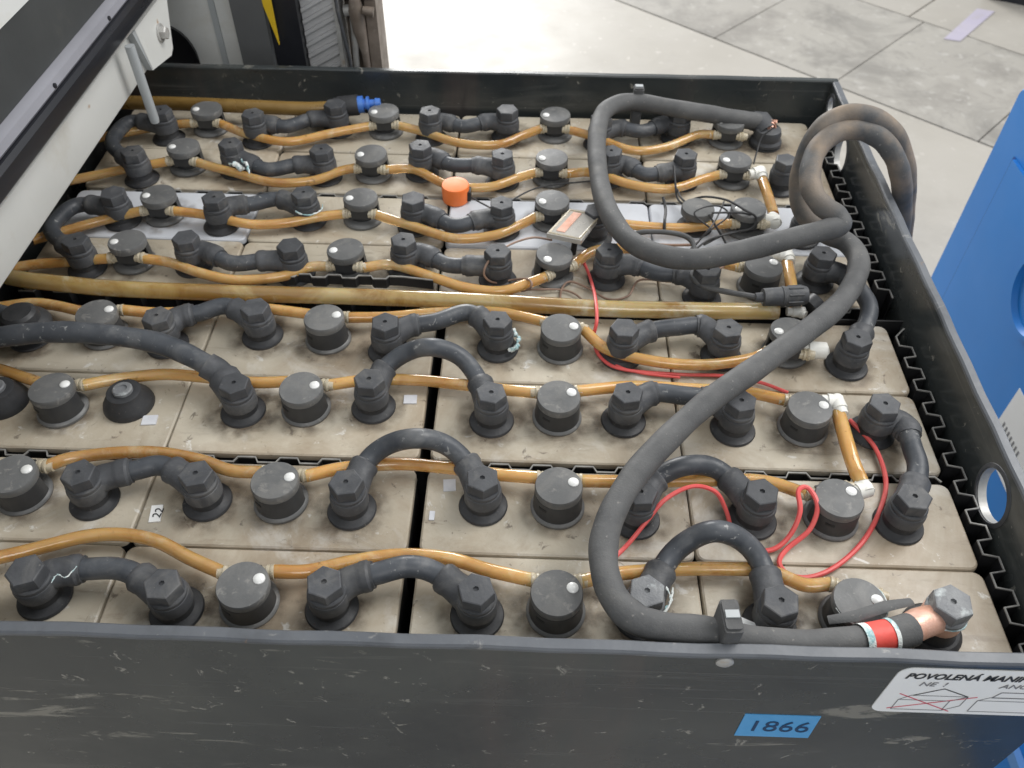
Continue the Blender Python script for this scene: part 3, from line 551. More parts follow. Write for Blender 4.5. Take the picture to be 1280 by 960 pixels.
h = hose([(1048, 515), (1056, 545), (1066, 578), (1076, 602)], 'short amber drop hose with white elbows between the third and second rows', (0.015, 0.020), group='drop hoses at the row ends', r=0.0058)
elbow(h, 1045, 503, 0.017, [(-0.012, 0.001, 0), (0.002, -0.014, 0)]); elbow(h, 1080, 612, 0.013, [(-0.011, -0.004, 0), (-0.003, 0.010, 0)])
e = thing('hose_elbow', 'lone white elbow on the plug under the thick cable, fourth row', 'elbow', at(1024, 437, 0)); elbow(e, 1026, 438, 0.014, [(-0.019, 0.001, 0)], 0.0075)
# ------------------------------------------------------------------ thick battery cables
def cable(pts, label, r, m='cable_rubber', name='battery_cable', cat='cable', group=None, n=18, k=8):
    P = [at(x, y, z) for x, y, z in pts]; loc = sum(P, Vector())/len(P); loc.z = 0
    sp_ = spline(P, k); o = MB().tube([q-loc for q in sp_], [r*(1+0.022*math.sin(i*0.37)+0.018*math.sin(i*0.83+1)) for i in range(len(sp_))], n).build(name, m); o.location = loc
    return tag(o, label, cat, group)
CA = cable([(948, 152, 0.024), (925, 149, 0.028), (890, 143, 0.034), (850, 137, 0.040), (800, 128, 0.042), (772, 130, 0.044), (753, 143, 0.046), (746, 175, 0.047), (748, 215, 0.048), (758, 258, 0.049), (782, 296, 0.050),
            (820, 317, 0.052), (870, 324, 0.055), (930, 313, 0.060), (990, 298, 0.066), (1030, 288, 0.071), (1050, 281, 0.074), (1046, 270, 0.078), (1028, 257, 0.083), (1015, 238, 0.088), (1013, 212, 0.095), (1022, 186, 0.104),
            (1043, 167, 0.111), (1072, 162, 0.113), (1100, 173, 0.107), (1118, 196, 0.092), (1126, 222, 0.070), (1128, 250, 0.035), (1126, 285, -0.02), (1118, 330, -0.10)],
           'thick black cable running from the copper-topped terminal and out over the drilled wall', 0.0098, 'cable_rubber')
CB = cable([(1128, 310, -0.10), (1131, 275, -0.02), (1133, 240, 0.035), (1131, 205, 0.075), (1118, 168, 0.106), (1088, 146, 0.122), (1055, 144, 0.122), (1025, 163, 0.110), (1006, 198, 0.086), (999, 235, 0.064), (1006, 268, 0.048), (1030, 290, 0.041),
            (1058, 303, 0.040), (1073, 324, 0.041), (1068, 352, 0.043), (1045, 384, 0.048), (1000, 420, 0.052), (945, 460, 0.052), (888, 500, 0.052), (838, 545, 0.051), (795, 592, 0.050), (765, 642, 0.049), (754, 690, 0.048), (763, 738, 0.047),
            (790, 771, 0.046), (830, 784, 0.044), (885, 790, 0.042), (940, 801, 0.0395), (1010, 807, 0.0375), (1080, 800, 0.034), (1135, 787, 0.030)],
           'thick black cable from the loop to the red-taped copper terminal', 0.0097, 'cable_rubber')
# rear terminal with copper strands
la = Vector(CA.location); ta = at(963, 152, 0.030)
lug = MB().lathe([(0.0185, 0.004), (0.0182, 0.007), (0.0155, 0.010), (0.0160, 0.016), (0.0145, 0.021), (0.0085, 0.023), (0, 0.023)], 28, M=Matrix.Translation((ta.x-la.x, ta.y-la.y, 0)))
lug.tube([at(940, 151, 0.024)-la, at(950, 152, 0.022)-la, Vector((ta.x-la.x, ta.y-la.y, 0.016))], [0.0120, 0.0140, 0.0145], 18, flat=0.9)
lg = lug.build('lug_boot', 'rubber', CA)
mb = MB()
for i in range(26):
    a = random.uniform(0, 6.28); rr = random.uniform(0.001, 0.006); q = Vector((ta.x-la.x+0.002+rr*math.cos(a), ta.y-la.y+rr*math.sin(a), 0.022)); mb.tube([q, q+Vector((random.uniform(-.004, .004), random.uniform(-.003, .003), random.uniform(.004, .009)))], 0.0013, 5)
mb.build('copper_strands', 'copper', lg); seal(Vector((ta.x, ta.y, 0)))
# front terminal with bare copper lug, tape and corroded bolt
lb = Vector(CB.location); tb = at(1192, 752, 0.040); tq = Vector((tb.x, tb.y, 0))
cell_part(MB().lathe([(0.0195, 0), (0.0200, 0.0016), (0.0188, 0.0040), (0.0170, 0.0055), (0.0150, 0.0050), (0.0130, 0.0085), (0.0120, 0.0150), (0, 0.0150)], 30).mesh('terminal_seal', 'seal_rubber'), 'terminal_seal', tq, 0); TERMINALS.append(tq)
e0 = at(1135, 787, 0.030)
taper = [e0-lb, at(1142, 783, 0.029)-lb]
tape = [at(1080, 800, 0.034)-lb, at(1098, 797, 0.033)-lb, at(1112, 794, 0.032)-lb]
MB().tube(tape, 0.0104, 20, False).build('tape_band', 'red_tape', CB)
MB().tube([at(1074, 801, 0.0345)-lb, at(1083, 800, 0.034)-lb], 0.0107, 20, False).build('corrosion', 'corrosion', CB)
MB().tube([at(1110, 795, 0.032)-lb, at(1122, 792, 0.0312)-lb, at(1138, 787, 0.030)-lb], 0.0107, 20).build('sleeve', 'cable_rubber', CB)
MB().tube([at(1109, 795, 0.0322)-lb, at(1114, 794, 0.032)-lb], 0.0110, 20, False).build('corrosion', 'corrosion', CB)
cl = MB().tube([at(1137, 786, 0.030)-lb, at(1150, 779, 0.029)-lb, at(1160, 776, 0.027)-lb, at(1172, 772, 0.0235)-lb, Vector((tb.x-0.006, tb.y-0.002, 0.0215))-lb], [0.0098, 0.0102, 0.0100, 0.0094, 0.0115], 18, flat=0.9)
cl.lathe([(0.0132, 0.0152), (0.0136, 0.0165), (0.0136, 0.0250), (0.0126, 0.0262), (0, 0.0262)], 24, M=Matrix.Translation(tq-lb)).build('copper_lug', 'copper', CB)
hb = place(hexbolt(True, 0.35).mesh('bolt', 'lead', 25), 'bolt', CB, tq-lb+Vector((0, 0, 0.004))); hb.scale = (1.04, 1.04, 1)
o = MB().tube([at(1035, 775, 0.030)-lb, at(1070, 770, 0.036)-lb, at(1110, 757, 0.036)-lb, at(1140, 752, 0.030)-lb], [0.003, 0.004, 0.004, 0.003], 8, flat=0.35).build('tape_tail', 'cable_rubber', CB)
def ring_crust(parent, centre, R, z, a0, a1, r):
    P = [centre+Vector((R*math.cos(a), R*math.sin(a), z)) for a in [math.radians(a0+(a1-a0)*i/18) for i in range(19)]]
    o = MB().tube([p+Vector((0, 0, random.uniform(-.4, .4)*r)) for p in P], [r*random.uniform(0.3, 1.2) for _ in P], 7).build('corrosion', 'corrosion', parent, 60); return o
ring_crust(CB, tq-lb, 0.0135, 0.0262, -170, 40, 0.0010)
ring_crust(PLUG[(0, 3)], Vector(), 0.0176, 0.0262, -150, 60, 0.0008)
for k_, A_, a0_, a1_ in (((5, 0), (383, 244), -150, 20), ((0, 2), (815, 733), -60, 60)):
    q_ = at(*A_, 0.0362); q_.z = 0; ring_crust(L_[k_], q_-Vector(L_[k_].location), 0.0140, 0.0222, a0_, a1_, 0.0010)
# brown dusty wear where the cables rub over the wall
def wear(o, pts, n, k, i0, i1):
    me = o.data; at_ = me.attributes.new('wear', 'FLOAT', 'POINT')
    for ring in range((len(pts)-1)*k+1):
        u = ring/k; w = max(0.0, min(1.0, (u-i0)/2.5))*max(0.0, min(1.0, (i1-u)/2.5))
        for q in range(n): at_.data[ring*n+q].value = w
wear(CA, [0]*30, 18, 8, 17, 29); wear(CB, [0]*31, 18, 8, -2.5, 12)
def worn_cable():
    m = MAT['cable_rubber'].copy(); m.name = 'worn_cable'; N = m.node_tree.nodes; L = m.node_tree.links; b = N['Principled BSDF']
    src = b.inputs['Base Color'].links[0].from_socket; a_ = N.new('ShaderNodeAttribute'); a_.attribute_name = 'wear'
    nz = N.new('ShaderNodeTexNoise'); nz.inputs['Scale'].default_value = 34; nz.inputs['Detail'].default_value = 7; g = N.new('ShaderNodeNewGeometry'); L.new(g.outputs['Position'], nz.inputs['Vector'])
    r = N.new('ShaderNodeMapRange'); r.inputs[1].default_value = 0.38; r.inputs[2].default_value = 0.66; L.new(nz.outputs['Fac'], r.inputs[0])
    mu = N.new('ShaderNodeMath'); mu.operation = 'MULTIPLY'; L.new(r.outputs[0], mu.inputs[0]); L.new(a_.outputs['Fac'], mu.inputs[1])
    mx = N.new('ShaderNodeMix'); mx.data_type = 'RGBA'; L.new(mu.outputs[0], mx.inputs['Factor']); L.new(src, mx.inputs[6]); mx.inputs[7].default_value = (0.235, 0.185, 0.14, 1)
    L.new(mx.outputs[2], b.inputs['Base Color']); return m
wc = worn_cable()
for o in (CA, CB): o.data.materials[0] = wc
cable([(292, 480, 0.0165), (268, 462, 0.026), (232, 442, 0.034), (190, 427, 0.040), (130, 418, 0.044), (70, 415, 0.044), (10, 420, 0.042), (-50, 432, 0.038)], 'black cable from the scuffed bolt on the third row toward the truck sill', 0.0090, 'link_rubber')
CC = [o for o in COL.objects if o.get('label', '').startswith('black cable from the scuffed')][0]
lc = Vector(CC.location); ac = at(292, 478, 0.0362); ac.z = 0; seal(ac)
mb = MB().lathe(boot_ring_prof, 26, M=Matrix.Translation(ac-lc)); mb.tube([q-lc for q in spline([Vector((ac.x, ac.y, 0.0165)), at(276, 468, 0.023), at(258, 456, 0.029)], 6)], [0.0135]*6+[0.0112]*7, 16, flat=0.9); mb.build('boot', 'rubber', CC)
ob = place(bolt_me[(True, 2)], 'bolt', CC, ac-lc)
crust(CC, [(290, 494), (300, 496), (310, 490), (312, 482)], 0.0245, 0.0007)
# dark boot with a white chipped edge on the fourth row
ad = at(22, 392, 0.030); ad.z = 0; seal(ad)
t = thing('terminal_cover', 'black domed terminal cover with a chipped white edge', 'terminal cover', (ad.x, ad.y, 0))
MB().lathe([(0.0125, 0.0100), (0.0225, 0.0120), (0.0235, 0.0165), (0.0215, 0.0205), (0.0165, 0.0235), (0.0150, 0.0300), (0.0120, 0.0325), (0, 0.0328)], 26).build('dome', 'seal_rubber', t)
pts = [Vector((0.0232*math.cos(a), 0.0232*math.sin(a), 0.0150)) for a in [math.radians(-125+10*i) for i in range(15)]]
MB().tube([p+Vector((0, 0, random.uniform(-.001, .001))) for p in pts], [random.uniform(0.0008, 0.0026) for _ in pts], 7).build('chipped_edge', 'corrosion', t)
MB().tube([Vector((-0.004, 0.002, 0.020)), Vector((-0.03, 0.006, 0.024)), Vector((-0.06, 0.010, 0.022))], 0.0100, 14).build('cable', 'link_rubber', t)
# ------------------------------------------------------------------ cable clips on the tray walls
def clip(label, px, py, z, h, rot, xy=None, dp=0.0065):
    p = at(px, py, z) if xy is None else Vector((xy.x, xy.y, z)); t = thing('cable_clip', label, 'clip', (p.x, p.y, p.z-h), rot)
    mb = MB(); v = rrect(-0.0058, 0.0058, -dp, dp, 0.002, 3); mb.prism([(x, y, 0) for x, y in v], (0, 0, h-0.002)); mb.prism([(x*0.86, y*0.86, h-0.002) for x, y in v], (0, 0, 0.002)); mb.build('clip_body', 'cable_rubber', t)
    MB().box((-0.0042, -0.0025, h), (0.0042, 0.0025, h+0.0012)).build('clip_tab', 'truck_grey', t); return t
c_ = at(905, 793, 0.041); clip('black cable clip standing over the cable at the stickered wall', *(0, 0), 0.067, 0.066, 0.05, c_, 0.0110)
clip('black cable clip holding the cable against the rear wall', 799, 108, 0.058, 0.05, 0.0)
pt = MB().prism([at(917, 768, 0.012), at(950, 782, 0.012), at(944, 797, 0.012), at(917, 797, 0.012)], (0, 0, 0.0008)).build('paper_scrap', 'paper'); tag(pt, 'white paper scrap tucked beside the cable clip', 'paper')
# ------------------------------------------------------------------ corrugated plastic spacers
def corrugated(name, p0, p1, amp, pitch, z0, z1, label, th=0.0013):
    p0, p1 = Vector((*p0, 0)), Vector((*p1, 0)); d = (p1-p0); Ltot = d.length; d.normalize(); s = Vector((-d.y, d.x, 0)); n = int(Ltot/pitch); line = []
    for i in range(n):
        for u, a in ((0.0, 0), (0.42, 0), (0.50, 1), (0.92, 1)): line.append(p0+d*(i+u)*pitch+s*amp*(a-0.5)*2*0.5)
    line.append(p1-s*amp*0.5)
    mid = (p0+p1)/2; t = thing(name, label, 'spacer', (mid.x, mid.y, z0)); up = Vector((0, 0, z1-z0))
    def ribbon(a, b, w):
        v = []; m = len(line)
        for i in range(m):
            tan = (line[min(i+1, m-1)]-line[max(i-1, 0)]).normalized(); q = Vector((-tan.y, tan.x, 0))*w/2
            for sgn in (-1, 1):
                for z in (a, b): v.append(line[i]-mid+q*sgn+Vector((0, 0, z)))
        f = []
        for i in range(m-1):
            o = i*4; f += [(o, o+1, o+5, o+4), (o+2, o+6, o+7, o+3), (o+1, o+3, o+7, o+5), (o, o+4, o+6, o+2)]
        f += [(0, 2, 3, 1), (4*m-4, 4*m-3, 4*m-1, 4*m-2)]; return MB().add(v, f)
    ribbon(0, z1-z0-0.0012, th).build('sheet', 'spacer', t); ribbon(z1-z0-0.0012, z1-z0, th*1.05).build('scuffed_edge', 'spacer_edge', t); return t
zb = b0+0.01
corrugated('corrugated_spacer', (0.4185, -0.035), (0.4185, 0.298), 0.0105, 0.027, zb, 0.002, 'black corrugated spacer along the drilled side wall beside the first four rows')
corrugated('corrugated_spacer', (0.4185, 0.338), (0.4185, 0.655), 0.0105, 0.027, zb, 0.004, 'black corrugated spacer along the drilled side wall beside the last four rows')
corrugated('corrugated_spacer', (-0.40, 0.1283), (0.405, 0.1283), 0.0050, 0.0335, zb, -0.001, 'black corrugated spacer between the second and third rows')
corrugated('corrugated_spacer', (-0.40, 0.4892), (0.405, 0.4892), 0.0040, 0.0335, zb, -0.001, 'black corrugated spacer between the sixth and seventh rows')
corrugated('corrugated_spacer', (-0.405, 0.3220), (0.405, 0.3220), 0.0060, 0.0335, zb, 0.001, 'black corrugated spacer behind the thick olive supply hose')
pl = MB().box((0.180, 0.3045, zb), (0.424, 0.3062, 0.004)).build('spacer_plate', 'spacer'); tag(pl, 'flat black spacer plate behind the fourth row', 'spacer')
cs = corrugated('corrugated_spacer', (-0.185, 0.3385), (-0.012, 0.3385), 0.0040, 0.029, 0.001, 0.0125, 'short black corrugated strip standing proud on the fifth row')
# ------------------------------------------------------------------ small wiring
def wire(pts, label, r, m, z=0.006, group=None):
    pts = [p if len(p) == 3 else (*p, z) for p in pts]; return cable(pts, label, r, m, 'wire', 'wire', group, 8, 7)
wire([(765, 700, 0.004), (785, 680, 0.006), (808, 652, 0.016), (832, 624, 0.028), (865, 608, 0.032), (893, 614, 0.026), (906, 634, 0.014), (914, 660, 0.003)], 'red wire arching past the link on the second row', 0.0017, 'red_wire')
wire([(940, 690, 0.003), (968, 686, 0.003), (988, 668, 0.010), (1000, 640, 0.022), (998, 614, 0.026), (1010, 610, 0.026), (1022, 632, 0.024), (1012, 662, 0.012), (985, 685, 0.004), (974, 702, 0.003), (984, 717, 0.003), (1010, 722, 0.003), (1045, 708, 0.003), (1080, 675, 0.003), (1102, 632, 0.003), (1107, 598, 0.004), (1094, 560, 0.005), (1072, 535, 0.005), (1062, 525, 0.005)],
     'red wire coiled beside the second-row plug nearest the drilled wall', 0.0019, 'red_wire')
wire([(727, 322, 0.008), (737, 345, 0.004), (744, 372, 0.020), (746, 400, 0.022), (742, 425, 0.006), (752, 448, 0.003), (780, 462, 0.003), (850, 468, 0.003), (905, 470, 0.003), (950, 478, 0.003), (985, 491, 0.004)], 'red wire running from the clear tag across the fourth row', 0.0016, 'red_wire')
wire([(748, 432, 0.003), (768, 455, 0.003), (800, 466, 0.003), (850, 472, 0.003)], 'thin dark red wire under the hose on the fourth row', 0.0012, 'red_wire')
wire([(690, 300, 0.016), (665, 297, 0.022), (635, 307, 0.030), (612, 325, 0.030), (605, 343, 0.020), (617, 353, 0.008), (640, 350, 0.006), (660, 349, 0.018), (664, 358, 0.016), (650, 364, 0.006), (600, 364, 0.003)], 'thin brown wire looped round a bolt on the fifth row', 0.0011, 'brown_wire')
wire([(595, 363, 0.002), (640, 364, 0.003), (665, 362, 0.006), (700, 362, 0.003), (718, 367, 0.003), (730, 377, 0.003)], 'thin brown wire lying along the edge of the fifth row', 0.0010, 'brown_wire')
wire([(700, 378, 0.003), (702, 362, 0.003), (712, 352, 0.003), (735, 360, 0.003), (760, 374, 0.003), (785, 370, 0.003), (800, 350, 0.004), (840, 352, 0.004), (875, 347, 0.020), (905, 333, 0.014), (922, 318, 0.006)], 'thin tan wire bending around the fifth-row terminal', 0.0011, 'brown_wire')
wire([(590, 247, 0.012), (604, 255, 0.014), (622, 262, 0.022), (640, 250, 0.028), (668, 236, 0.010), (700, 230, 0.008), (745, 226, 0.006)], 'thin black wire leaving the orange cap', 0.0009, 'black_wire')
wire([(732, 272, 0.012), (745, 252, 0.010), (756, 235, 0.006)], 'thin black wire behind the clear plastic tag', 0.0009, 'black_wire')
wire([(862, 312, 0.012), (885, 290, 0.018), (910, 270, 0.028), (900, 258, 0.034), (880, 259, 0.034), (868, 268, 0.030), (888, 285, 0.020)], 'thin black wire looped beside the flat black cap', 0.0009, 'black_wire')
wire([(866, 314, 0.010), (890, 298, 0.014), (930, 288, 0.014), (946, 280, 0.018), (944, 271, 0.024), (925, 266, 0.032), (890, 266, 0.034)], 'thin black wire looping over the hose to the sixth-row plug', 0.0010, 'black_wire')
wire([(886, 268, 0.030), (896, 285, 0.020), (904, 298, 0.010), (909, 308, 0.004)], 'thin black tie end sticking out below the flat black cap', 0.0011, 'black_wire')
wire([(830, 291, 0.010), (831, 275, 0.020), (832, 262, 0.012), (829, 247, 0.016)], 'black cable tie upright around the sixth-row hose', 0.0016, 'black_wire')
wire([(842, 207, 0.030), (844, 228, 0.020), (848, 250, 0.008), (866, 262, 0.012)], 'black cable tie hanging from the seventh-row link', 0.0012, 'black_wire')
wire([(966, 160, 0.030), (952, 172, 0.020), (946, 190, 0.010), (942, 205, 0.004)], 'thin grey wire hanging from the copper-topped terminal', 0.0010, 'black_wire')
wire([(905, 252, 0.012), (899, 266, 0.022), (890, 282, 0.026), (878, 296, 0.018), (870, 306, 0.010)], 'thin black wire crossing the tangle behind the thick cable', 0.0009, 'black_wire')
wire([(858, 252, 0.014), (880, 246, 0.022), (908, 250, 0.030), (930, 262, 0.034), (945, 272, 0.028), (938, 286, 0.018), (908, 292, 0.012), (880, 306, 0.010)], 'black wire bundle curling round the sixth-row plug nearest the drilled wall', 0.0012, 'black_wire')
wire([(846, 236, 0.014), (852, 248, 0.016), (862, 256, 0.018), (872, 262, 0.026)], 'black wire end tucked under the flat round cover', 0.0011, 'black_wire')
wire([(760, 288, 0.012), (790, 300, 0.012), (830, 306, 0.010), (866, 306, 0.010)], 'reddish brown wire lying behind the thick cable', 0.0014, 'brown_wire')
pc = cable([(780, 298, 0.018), (805, 290, 0.026), (845, 292, 0.026), (865, 302, 0.022), (868, 325, 0.020), (866, 345, 0.026), (880, 358, 0.024), (915, 366, 0.026), (945, 371, 0.028)], 'black lead ending in a ribbed round plug', 0.0026, 'cable_rubber', 'plug_lead', 'cable', None, 10)
pl0 = Vector(pc.location); a, b = at(944, 372, 0.028), at(1008, 369, 0.029); d = (b-a)
MB().tube([a+d*u-pl0 for u in (0, 0.14, 0.15, 0.50, 0.51, 0.56, 0.57, 0.94, 1.0)], [0.0042, 0.0046, 0.0080, 0.0086, 0.0094, 0.0094, 0.0088, 0.0088, 0.0080], 18).build('connector', 'rubber', pc)
for i in range(8):
    an = math.radians(45*i); u0 = Vector((0, math.cos(an), math.sin(an)))*0.0088; MB().tube([a+d*0.62+u0-pl0, a+d*0.9+u0-pl0], 0.0010, 6).build('rib', 'rubber', pc)
pr = at(1018, 384, 0.016); MB().tube([pr-pl0+Vector((-0.004, -0.001, -0.002)), pr-pl0+Vector((0.004, 0.004, 0.001))], [0.0105, 0.0112], 22).build('end_cap', 'seal_rubber', pc)
# flat clear tag
q4 = [at(683, 297, 0.030), at(712, 266, 0.030), at(752, 271, 0.028), at(726, 306, 0.028)]
tc = sum(q4, Vector())/4; t = thing('clear_tag', 'clear plastic module with a copper strip lying between two plugs', 'module', (tc.x, tc.y, 0.0))
MB().prism([p-Vector((tc.x, tc.y, 0)) for p in q4], (0, 0, 0.005)).build('case', 'clear_case', t)
e1 = q4[1]-q4[0]; e2 = q4[3]-q4[0]
MB().prism([q4[0]+e1*u+e2*w-Vector((tc.x, tc.y, 0)) for u, w in ((.15, .18), (.9, .18), (.9, .42), (.15, .42))], (0, 0, 0.0056)).build('copper_strip', 'copper', t)
rim4 = [q4[0]+e1*u+e2*w-Vector((tc.x, tc.y, -0.005)) for u, w in ((.05, .04), (.95, .04), (.95, .92), (.05, .92), (.05, .04))]
MB().tube(rim4, 0.0011, 6).build('raised_edge', 'clear_spout', t)
MB().tube([Vector((0.0, -0.004, 0.0)), Vector((0.002, -0.002, 0.029))], 0.0030, 8).build('stand_post', 'spacer', t)
# orange cap
po = at(569, 230, 0.020); t = thing('orange_cap', 'bright orange round cap sitting on the cells between rows', 'cap', (po.x, po.y, 0))
MB().lathe([(0.0130, 0.0), (0.0142, 0.0015), (0.0147, 0.0180), (0.0140, 0.0196), (0.0100, 0.0201), (0, 0.0201)], 32).build('cap', 'orange_cap', t)
MB().box((0.0118, -0.0065, 0.003), (0.0165, 0.0055, 0.014)).build('wire_exit', 'spacer', t)
# ------------------------------------------------------------------ truck beside and behind the tray
tr = thing('forklift_truck', 'white and black forklift truck body around the rear left of the tray', 'truck', (-0.45, 0.8, FLOOR)); tl = Vector(tr.location)
def T(mb, name, m, ang=35, parent=None): 
    o = mb.build(name, m, parent or tr, ang); o.location = -tl if parent is None else (0, 0, 0); return o
def yprof(pts, y0, y1): return MB().prism([(x, y0, z) for x, z in pts], (0, y1-y0, 0))
T(yprof([(-0.330, 0.1005), (-0.3285, 0.103), (-0.330, 0.158), (-0.36, 0.158), (-0.36, 0.1005)], -0.35, 0.600), 'side_sill', 'truck_white')
T(yprof([(-0.318, 0.1575), (-0.3165, 0.160), (-0.3165, 0.173), (-0.3195, 0.1765), (-0.36, 0.1765), (-0.36, 0.1585)], -0.35, 0.72), 'seal_strip', 'truck_black')
T(yprof([(-0.3175, 0.1562), (-0.3165, 0.1572), (-0.345, 0.1583), (-0.345, 0.1580)], -0.35, 0.70), 'seal_lip', 'bare_steel')
T(yprof([(-0.3225, 0.1770), (-0.3205, 0.180), (-0.3225, 0.186), (-0.3275, 0.189), (-0.36, 0.189), (-0.36, 0.1770)], -0.35, 0.72), 'trim_strip', 'truck_lilac')
T(yprof([(-0.330, 0.1895), (-0.334, 0.238), (-0.36, 0.238), (-0.36, 0.1895)], -0.35, 0.72), 'cover_panel', 'truck_dark')
T(yprof([(-0.333, 0.2385), (-0.340, 0.36), (-0.36, 0.36), (-0.36, 0.2385)], -0.35, 0.72), 'hood', 'truck_white')
T(MB().box((-1.5, -0.35, 0.10), (-0.362, 0.72, 1.5)), 'cab_light_block', 'truck_white')  # unseen bulk added to block light from the left
for y in (0.372, 0.500): T(MB().lathe([(0.0022, 0), (0.0022, 0.0012), (0.001, 0.0016), (0, 0.0016)], 10, M=Matrix.Translation((-0.3212, y, 0.182)) @ Matrix.Rotation(math.pi/2, 4, 'Y')), 'screw', 'truck_black')
T(MB().tube([(-0.312, 0.505, 0.072), (-0.312, 0.505, 0.076), (-0.314, 0.508, 0.152)], [0.0040, 0.0048, 0.0048], 14), 'stop_rod', 'truck_grey')
T(MB().prism([(-0.326, y, z) for y, z in ((0.557, 0.102), (0.612, 0.0915), (0.621, 0.096), (0.626, 0.108), (0.645, 0.150), (0.545, 0.150))], (0.004, 0, 0)), 'hinge_bracket', 'truck_white')
T(MB().prism([(-0.322, y, z) for y, z in ((0.5385, 0.150), (0.5555, 0.103), (0.5575, 0.103), (0.5455, 0.150))], (-0.028, 0, 0)), 'bracket_flange', 'truck_grey')
Mx = Matrix.Translation((-0.322, 0.600, 0.1225)) @ Matrix.Rotation(math.pi/2, 4, 'Y')
T(MB().lathe([(0.0098, 0), (0.0098, 0.0016), (0.0092, 0.0020), (0, 0.0020)], 24, M=Mx).lathe([(0.0068, 0.0020), (0.0070, 0.0065), (0.0060, 0.0080), (0, 0.0082)], 6, M=Mx), 'hinge_bolt', 'bare_steel', 25)
# rear body panel with an arched slot
YP = 0.745
def arch(n=14):
    out = []
    for i in range(n+1):
        a = math.pi - math.pi*i/n; out.append((-0.3835+0.036*math.cos(a), 0.022+0.044*math.sin(a)))
    return out
loop = [(-0.52, FLOOR+0.1), (-0.52, 0.42), (-0.286, 0.42), (-0.286, FLOOR+0.1), (-0.3475, FLOOR+0.1)] + arch()[::-1] + [(-0.4195, FLOOR+0.1)]
T(MB().prism([(x, YP, z) for x, z in loop], (0, 0.02, 0)), 'rear_panel', 'truck_white')
ar = arch(); inner = [(x, YP-0.004, z) for x, z in ar] + [(-0.3835+(x+0.3835)*0.72, YP-0.004, 0.022+(z-0.022)*0.80) for x, z in ar[::-1]]
n = len(ar); mb = MB()
mb.add([(x, YP-0.004, z) for x, z in ar]+[(-0.3835+(x+0.3835)*0.74, YP+0.03, 0.022+(z-0.022)*0.82) for x, z in ar], [(i, i+1, n+i+1, n+i) for i in range(n-1)])
T(mb, 'slot_rim', 'pillar_grey')
T(MB().box((-0.50, YP+0.06, FLOOR+0.1), (-0.30, YP+0.065, 0.3)), 'slot_backing', 'truck_black')
T(MB().prism([(x, YP-0.003, z) for x, z in ((-0.318, 0.42), (-0.311, 0.42), (-0.3085, FLOOR+0.1), (-0.3155, FLOOR+0.1))], (0, 0.003, 0)), 'panel_fold', 'truck_grey')
T(MB().box((-0.285, YP-0.02, FLOOR), (-0.2455, YP+0.06, 0.42)), 'pillar', 'pillar_grey')
T(MB().prism([(-0.2480, YP-0.0205, 0.42), (-0.2350, YP-0.0205, 0.42), (-0.2350, YP-0.0205, 0.052), (-0.2450, YP-0.0205, 0.10)], (0, 0.004, 0)), 'yellow_strip', 'yellow')
T(MB().box((-0.2445, YP-0.01, FLOOR), (-0.2085, YP+0.06, 0.42)), 'black_post', 'truck_black')
T(MB().box((-0.2075, YP+0.005, FLOOR), (-0.166, YP+0.03, 0.42)), 'radiator_panel', 'rib_grey')
for i in range(34):
    z = -0.12+i*0.0145; T(MB().prism([(-0.207, YP+0.0045, z), (-0.1665, YP+0.0045, z+0.022), (-0.1665, YP+0.0045, z+0.0265), (-0.207, YP+0.0045, z+0.0045)], (0, -0.0035, 0)), 'rib', 'rib_grey')
T(MB().box((-0.1655, YP-0.006, FLOOR), (-0.160, YP+0.05, 0.42)), 'flat_rail', 'bare_steel')
lk = T(MB().box((-0.130, YP+0.01, FLOOR), (-0.1165, YP+0.06, 0.42)), 'mast_plate', 'greasy_brown')
T(MB().box((-0.159, YP+0.03, FLOOR), (-0.131, YP+0.035, 0.42)), 'mast_backing', 'greasy_brown')
T(MB().tube([(-0.152, YP+0.01, -0.05), (-0.148, YP+0.008, 0.03), (-0.144, YP+0.006, 0.075)], [0.0035, 0.004, 0.0055], 12), 'tie_rod', 'bare_steel')
T(MB().tube([(-0.134, YP+0.012, -0.08), (-0.136, YP+0.010, 0.03), (-0.139, YP+0.006, 0.060), (-0.140, YP+0.004, 0.085), (-0.140, YP+0.004, 0.105)], [0.004, 0.005, 0.0085, 0.0095, 0.006], 12), 'piston', 'greasy_brown')
T(MB().tube([(-0.156, YP+0.012, 0.082), (-0.134, YP+0.012, 0.084)], 0.0070, 14), 'pin', 'bare_steel')
T(MB().tube([(-0.131, YP+0.0, 0.088), (-0.118, YP+0.0, 0.086)], [0.005, 0.006], 12), 'pin', 'greasy_brown')
T(MB().box((-0.159, YP+0.004, 0.100), (-0.118, YP+0.02, 0.108)), 'cross_bar', 'greasy_brown')
T(MB().tube([(-0.162, YP-0.006, 0.30), (-0.160, YP-0.008, 0.09), (-0.154, YP-0.004, 0.03), (-0.152, YP, -0.06)], 0.0022, 8), 'hose', 'rubber')
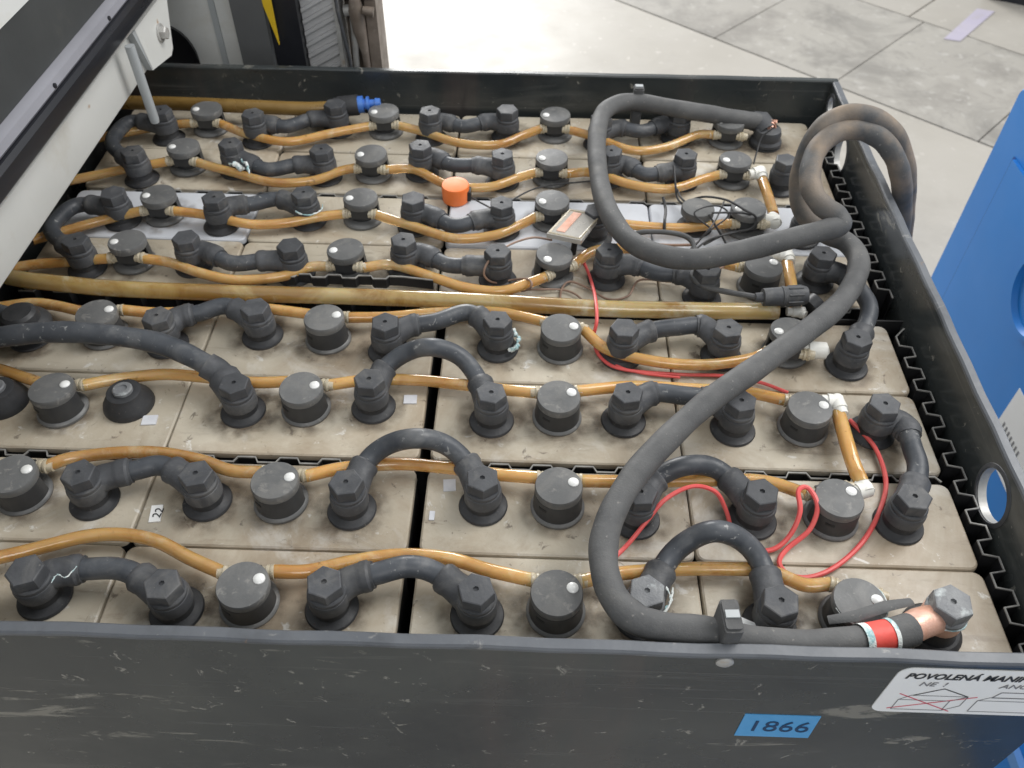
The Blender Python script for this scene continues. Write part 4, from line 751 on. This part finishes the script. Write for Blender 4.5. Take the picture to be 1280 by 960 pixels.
# ------------------------------------------------------------------ blue machine to the right
bx = thing('blue_cabinet', 'blue painted steel cabinet standing beside the drilled side wall', 'cabinet', (1.05, 0.45, FLOOR)); bl = Vector(bx.location)
def Bc(mb, name, m, parent=None, ang=35): 
    o = mb.build(name, m, parent or bx, ang); o.location = -bl if parent is None else (0, 0, 0); return o
X0 = 0.75; ye = 0.836; zt = -0.034
pts = rrect(FLOOR+0.004, zt, -0.9, ye, 0.012, 4)
v = [(X0, y, z) for z, y in rrect(FLOOR+0.002, zt-0.002, -0.898, ye-0.002, 0.012, 4)]+[(X0+0.003, y, z) for z, y in pts]+[(X0+0.6, y, z) for z, y in pts]
n = len(pts); f = [(i+k*n, (i+1) % n+k*n, (i+1) % n+(k+1)*n, i+(k+1)*n) for k in (0, 1) for i in range(n)]+[tuple(range(n)), tuple(2*n+i for i in range(n))]
body = Bc(MB().add(v, f), 'body', 'blue_paint')
g0, g1 = atx(1279, 168, X0), atx(1186, 372, X0)
yg = (g0.y+g1.y)/2
fr = Bc(MB().box((X0-0.006, -0.88, FLOOR+0.03), (X0-0.0005, yg-0.004, zt-0.075)), 'door_panel', 'blue_paint')
Bc(MB().box((X0-0.002, yg-0.0032, FLOOR+0.03), (X0-0.0004, yg+0.003, zt-0.075)), 'door_gap', 'blue_groove')
eb = atx(1266, 940, X0-0.006)
Bc(MB().prism([(X0-0.0065, -0.88, eb.z), (X0-0.0065, yg-0.02, eb.z), (X0-0.0065, yg-0.02, eb.z+0.020), (X0-0.0065, -0.88, eb.z+0.020)], (-0.010, 0, 0)), 'door_rail', 'blue_edge')
rc = atx(1300, 372, X0-0.006); Mr = Matrix.Translation((X0-0.007, rc.y, rc.z)) @ Matrix.Rotation(-math.pi/2, 4, 'Y')
Bc(MB().lathe([(0.064, -0.001), (0.060, 0.006), (0.054, 0.006), (0.050, -0.001), (0.064, -0.001)], 40, M=Mr), 'pressed_ring', 'blue_paint')
pa, pb, pc_ = atx(1249, 524, X0-0.007), atx(1275, 486, X0-0.007), atx(1262, 545, X0-0.007)
pp = Bc(MB().box((X0-0.0075, pb.y-0.10, pc_.z-0.055), (X0-0.0065, pa.y, pb.z)), 'paper_notice', 'paper')
for k in range(7):
    zz = pc_.z+0.004-0.0*k; yy = pa.y-0.012-0.0085*k
    Bc(MB().box((X0-0.0079, yy-0.0030, zz-0.014), (X0-0.0074, yy, zz)), 'print_bar', 'print_grey', None)
